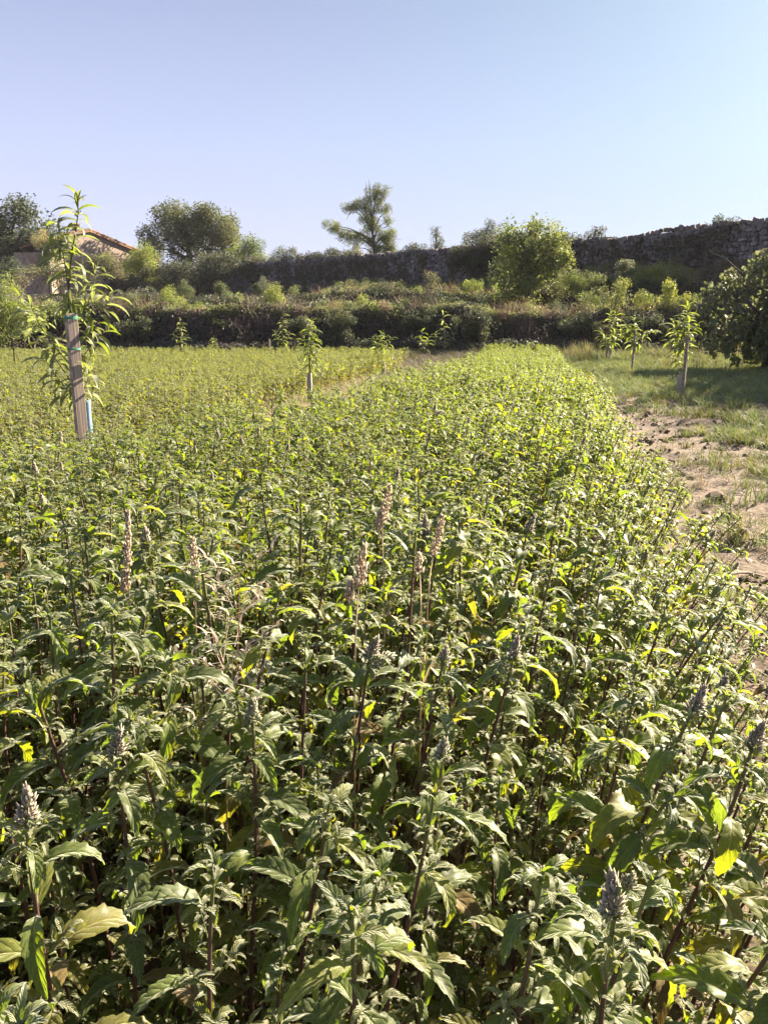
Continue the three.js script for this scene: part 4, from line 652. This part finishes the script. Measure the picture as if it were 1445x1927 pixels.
{ // bleached dead weeds
  const r = rngOf(71);
  for (const [px, py, d, h, label] of [[440, 1075, 1.42, 0.5, 'bleached dead weed with narrow curled leaves beside the bare mint stem'], [425, 1230, 1.22, 0.38, 'lower bleached dead weed with wiry forked twigs under the bare mint stem']]) {
    const top = at(px, py, d), base = V(top.x - 0.02, land(top.x, d), -d), o = thing('dead_weed', label, 'weed', base.toArray()), b = new MB(), H0 = top.y - base.y, pts = []; for (let k = 0; k <= 8; k++) pts.push(V(0.02 * k / 8 + 0.01 * Math.sin(k), H0 * k / 8, 0.01 * Math.cos(k * 2)));
    b.tube(pts, (t) => 0.0022 - 0.0013 * t, 5); mesh('stem', b.build(), MAT.straw, o);
    const lb = new MB(true); for (let k = 0; k < 15; k++) { const y = H0 - h * 0.55 * r() * r() - 0.01, p = V(0.015, y, 0), a = r() * 6.283, e = V(Math.cos(a), 0.4 + 0.5 * r(), Math.sin(a)).multiplyScalar(0.05 + 0.05 * r()); const tip = p.clone().add(e); lb.tube([p, tip], () => 0.0008, 3, () => [0.5, 0.38, 0.3]); for (let j = 0; j < 3; j++) blade(lb, p.clone().lerp(tip, 0.4 + 0.3 * j), r() * 6.283, 0.022 + 0.02 * r(), 0.003, 1.1, [0.36, 0.28, 0.21], [0.44, 0.36, 0.29], 3); }
    mesh('dry_leaves', lb.build(), MAT.straws, o, 'stuff');
  }
}

// ---------------------------------------------------------------- young staked trees with long leaves
function longLeafGeo(v, rows) {
  const r = rngOf(300 + v), half = 0.098 + 0.03 * r(), a0 = 0.5 + 0.4 * (r() - 0.5), droop = 1.5 + 0.9 * (r() - 0.5), fold = 0.35 + 0.3 * r(), side = 0.3 * (r() - 0.5), b = new MB(), id = []; let x = 0, y = 0, z = 0;
  for (let k = 0; k <= rows; k++) {
    const t = k / rows, a = a0 - droop * t; if (k) { y += Math.sin(a) / rows; z += Math.cos(a) / rows; x += side * t / rows; }
    const w = Math.max(0.003, half * Math.pow(Math.sin(Math.PI * Math.pow(clamp(0.04 + 0.96 * t, 0, 1), 0.85)), 0.85)) * (k % 2 ? 1.04 : 0.94), row = [];
    for (const s of [-1, 0, 1]) { const l = Math.abs(s) * w * Math.sin(fold), X = s * w * Math.cos(fold); row.push(b.v(x + X, y + Math.cos(a) * l, z - Math.sin(a) * l, 0.5 + s / 2, t)); }
    id.push(row);
  }
  for (let k = 0; k < rows; k++) for (let j = 0; j < 2; j++) b.quad(id[k][j], id[k + 1][j], id[k + 1][j + 1], id[k][j + 1]);
  return b.build();
}
const LONG = [12, 6].map((rows) => [0, 1, 2, 3, 4].map((v) => longLeafGeo(v, rows)));
function sapling(label, d, branches, { leafLen, every, lod = 1, seed, rad, group, droop = 0, depth = 0.15, from = 0.25, pale = 0.3 }) {
  const p0 = at(branches[0][0][0], branches[0][0][1], d), base = V(p0.x, land(p0.x, d) - 0.02, -d), r = rngOf(seed), o = thing('young_tree', label, 'sapling', base.toArray(), group);
  branches.forEach((br, n) => {
    const bulge = n ? (r() - 0.5) * 2 * depth : 0, pts = br.map(([px, py], k) => at(px, py, d + bulge * k / (br.length - 1)).sub(base)); if (!n) pts[0].set(0, 0, 0);
    const cv = new THREE.CatmullRomCurve3(pts), len = cv.getLength(), b = new MB(); b.tube(cv.getPoints(n ? 8 : 18), (t) => rad * (n ? 0.45 : 1) * (1 - 0.75 * t), 6); mesh(n ? 'branch' : 'trunk', b.build(), MAT.sapBark, o);
    const f = n ? 0.2 : from, cnt = Math.max(3, Math.round(len * (1 - f) / every * (lod ? 1.7 : 1.15)));
    for (let k = 0; k <= cnt; k++) {
      const t = f + (1 - f) * k / cnt, p = cv.getPoint(t), low = 1 - t, l = leafLen * (lod ? 1.05 : 1.0) * (0.7 + 0.5 * r()) * (t > 0.93 ? 0.7 : 1);
      const m = mesh('leaf', LONG[lod][Math.floor(r() * 5)], r() < pale ? MAT.longLeafPale : MAT.longLeaf, o);
      m.position.copy(p); m.quaternion.copy(Q(-(t > 0.93 ? 0.75 : 0.1 - droop * low) - 0.5 * (r() - 0.5), k * 2.4 + r() * 0.9 + n, 0.8 * (r() - 0.5))); m.scale.setScalar(l);
    }
  });
  return o;
}
sapling('tall young tree with long drooping leaves tied to a thick wooden stake at the left', 7.0, [
  [[157, 800], [150, 740], [140, 660], [131, 590], [130, 540], [136, 475], [146, 415], [148, 376]],
  [[136, 655], [160, 600], [172, 545], [184, 500]], [[140, 665], [175, 622], [200, 575], [213, 552]], [[142, 690], [165, 660], [186, 632], [205, 622]],
  [[138, 725], [110, 682], [75, 640], [52, 600], [38, 560]], [[136, 690], [100, 648], [72, 605], [58, 575]], [[138, 745], [112, 715], [88, 680]], [[142, 730], [158, 700], [172, 668]], [[133, 560], [118, 470], [110, 420]], [[140, 760], [122, 735], [104, 712]], [[145, 760], [160, 730], [170, 700]],
], { leafLen: 0.225, every: 0.034, lod: 0, seed: 3, rad: 0.014, droop: 0.9, depth: 0.3, from: 0.4, pale: 0.8 });
function stakeThing(label, d, px, topPy, w, mat = MAT.wood, depthOf = 0.05, foot) {
  const t = at(px, topPy, d), x = t.x, y0 = land(x, d) - 0.1, b = new MB(), h = t.y - y0, s = new THREE.Shape([new THREE.Vector2(-w / 2, 0), new THREE.Vector2(w / 2, 0), new THREE.Vector2(w / 2, h - 0.008), new THREE.Vector2(w * 0.1, h), new THREE.Vector2(-w / 2, h - 0.015)]);
  const g = new THREE.ExtrudeGeometry(s, { depth: depthOf, bevelEnabled: true, bevelSize: 0.003, bevelThickness: 0.003, bevelSegments: 1 }), u = g.attributes.uv; for (let k = 0; k < u.count; k++) u.setXY(k, u.getX(k) * 4, u.getY(k) * 0.8);
  const o = thing('wooden_stake', label, 'stake', [x, y0, -d]); mesh('post', g, mat, o); o.rotation.y = 0.9; return [o, h];
}
{
  const [o, h] = stakeThing('thick weathered wooden stake with a green tie in front of the tall young tree', 6.8, 131, 590, 0.088, MAT.wood, 0.045); o.rotation.y = 0.85;
  for (const [y, n] of [[h - 0.045, 3], [h - 0.30, 2]]) for (let k = 0; k < n; k++) { const g = new THREE.TorusGeometry(0.062, 0.0035, 5, 28); g.rotateX(Math.PI / 2); g.scale(0.95, 1, 0.75); const t = mesh('tie', g, MAT.tie, o); t.position.set(0, y + k * 0.009, 0.022); t.rotation.z = 0.05 * (k - 1); }
}
function guardThing(label, d, px, topPy, R, mat, tilt = 0) {
  const t = at(px, topPy, d), y0 = land(t.x, d), h = t.y - y0, pr = []; for (let k = 0; k <= 10; k++) pr.push(new THREE.Vector2(R * (1 + 0.06 * Math.sin(k * 2.1) - 0.12 * k / 10), h * k / 10));
  for (let k = 10; k >= 0; k--) pr.push(new THREE.Vector2(pr[k].x - 0.003, pr[k].y));
  const g = new THREE.LatheGeometry(pr, 11), p = g.attributes.position; for (let k = 0; k < p.count; k++) { const a = Math.atan2(p.getZ(k), p.getX(k)), s = 1 + 0.09 * Math.sin(a * 3 + p.getY(k) * 5); p.setX(k, p.getX(k) * s); p.setZ(k, p.getZ(k) * s); } g.computeVertexNormals();
  const o = new THREE.Mesh(g, mat); o.name = 'tree_guard'; o.castShadow = o.receiveShadow = true; o.position.set(t.x, y0, -d); o.rotation.z = tilt; return tag(o, label, 'tree guard');
}
guardThing('blue plastic tree guard round the foot of the tall young tree', 7.05, 160, 752, 0.036, MAT.blueGuard, -0.02);
const GR = 'young trees in rows along the beds';
sapling('young tree with a dense leaf column and white guard in the gap left of centre', 13, [[[583, 745], [583, 690], [585, 640], [586, 606]], [[583, 690], [578, 655], [572, 640]], [[583, 700], [592, 670], [594, 650]]], { leafLen: 0.19, every: 0.032, seed: 11, rad: 0.011, group: GR, from: 0.3, droop: 0.7 });
guardThing('whitish tree guard at the foot of the young tree in the gap', 13.02, 582, 702, 0.045, MAT.guard);
sapling('stubby palm-like young tree at the end of the pale second bed', 20, [[[720, 700], [718, 670], [717, 640], [717, 627]], [[718, 665], [706, 648], [702, 636]], [[718, 665], [730, 650], [734, 636]]], { leafLen: 0.24, every: 0.055, seed: 12, rad: 0.013, group: GR, from: 0.35, droop: 0.5 });
guardThing('pale tree guard under the stubby palm-like young tree', 20.05, 721, 684, 0.06, MAT.guard);
sapling('small bright young tree standing alone before the dark bank', 27.5, [[[795, 678], [794, 655], [794, 622]], [[794, 662], [800, 650], [803, 642]]], { leafLen: 0.3, every: 0.05, seed: 13, rad: 0.014, group: GR, from: 0.3, droop: 0.4 });
sapling('thin greyish young tree with side branches and a pale stake before the bank', 28.4, [[[835, 678], [834, 640], [834, 588]], [[835, 655], [846, 635], [850, 612]], [[835, 655], [822, 640], [819, 628]]], { leafLen: 0.3, every: 0.08, seed: 14, rad: 0.012, group: GR, from: 0.4, droop: 0.5, pale: 0.9 });
stakeThing('pale stake behind the thin greyish young tree', 28.5, 835, 618, 0.07, MAT.paleWood);
sapling('young tree with a pale trunk and two leafy shoulders behind the second bed', 27, [[[533, 664], [532, 630], [533, 590]], [[532, 652], [522, 638], [518, 626]], [[532, 650], [541, 640], [545, 628]]], { leafLen: 0.22, every: 0.06, seed: 15, rad: 0.022, group: GR, from: 0.3, droop: 0.5, pale: 0.6 });
stakeThing('short pale stake left of the pale-trunked young tree', 27.2, 506, 638, 0.06, MAT.paleWood);
sapling('young tree with sparse pale leaves behind the second bed, second from the left', 25.5, [[[342, 664], [341, 630], [340, 602]], [[341, 650], [331, 636], [326, 628]], [[341, 650], [349, 640], [352, 634]]], { leafLen: 0.22, every: 0.07, seed: 16, rad: 0.012, group: GR, from: 0.3, droop: 0.4, pale: 0.8 });
sapling('tiny young tree with only a rosette showing above the second bed', 25.5, [[[402, 668], [402, 650], [402, 637]]], { leafLen: 0.2, every: 0.05, seed: 17, rad: 0.01, group: GR, from: 0.4, droop: 0.2 });
sapling('nearly bare young tree post at the far left of the second bed', 17, [[[27, 690], [26, 650], [26, 630]], [[26, 648], [22, 640], [19, 634]]], { leafLen: 0.1, every: 0.06, seed: 18, rad: 0.02, group: GR, from: 0.8, droop: 0.2, pale: 1 });
sapling('bushy young tree on two pale posts, leftmost of the right-hand row', 26.3, [[[1145, 684], [1146, 650], [1148, 590]], [[1146, 660], [1136, 640], [1131, 622]], [[1146, 655], [1158, 640], [1166, 628]], [[1147, 640], [1155, 610], [1158, 590]]], { leafLen: 0.28, every: 0.05, seed: 19, rad: 0.014, group: GR, from: 0.32, droop: 0.5, pale: 0.5 });
stakeThing('left pale post under the bushy young tree of the right-hand row', 26.3, 1141, 650, 0.05, MAT.paleWood);
guardThing('white guard beside the pale post of the bushy young tree', 26.2, 1148, 658, 0.05, MAT.guard);
sapling('staked young tree with a drooping right branch in the middle of the right-hand row', 23, [[[1190, 698], [1192, 650], [1193, 602]], [[1192, 655], [1178, 635], [1166, 626]], [[1192, 660], [1206, 638], [1222, 624], [1232, 626]], [[1192, 650], [1180, 620], [1176, 612]], [[1192, 640], [1186, 622], [1174, 634]]], { leafLen: 0.3, every: 0.055, seed: 20, rad: 0.012, group: GR, from: 0.4, droop: 0.5, pale: 0.6 });
stakeThing('grey wooden stake of the middle young tree in the right-hand row', 22.9, 1193, 622, 0.06, MAT.paleWood);
sapling('nearest young tree of the right-hand row with bright tip leaves', 15.6, [[[1283, 740], [1286, 690], [1290, 630], [1293, 576]], [[1287, 660], [1274, 630], [1266, 606]], [[1287, 670], [1270, 655], [1258, 640]], [[1288, 640], [1302, 622], [1312, 612]], [[1287, 690], [1276, 680], [1268, 672]], [[1288, 660], [1280, 630], [1278, 600]]], { leafLen: 0.25, every: 0.04, seed: 21, rad: 0.012, group: GR, from: 0.42, droop: 0.35, pale: 0.45 });
stakeThing('reddish wooden stake of the nearest young tree in the right-hand row', 15.4, 1291, 632, 0.05, MAT.paleWood);
guardThing('greyish torn guard at the foot of the nearest right-hand young tree', 15.6, 1281, 706, 0.07, MAT.guard, 0.03);
sapling('tiny seedling left of the bed end before the dark bank', 27.8, [[[826, 684], [825, 672], [824, 658]]], { leafLen: 0.15, every: 0.05, seed: 22, rad: 0.008, group: GR, from: 0.3, pale: 1 });

renderer.render(scene, camera);
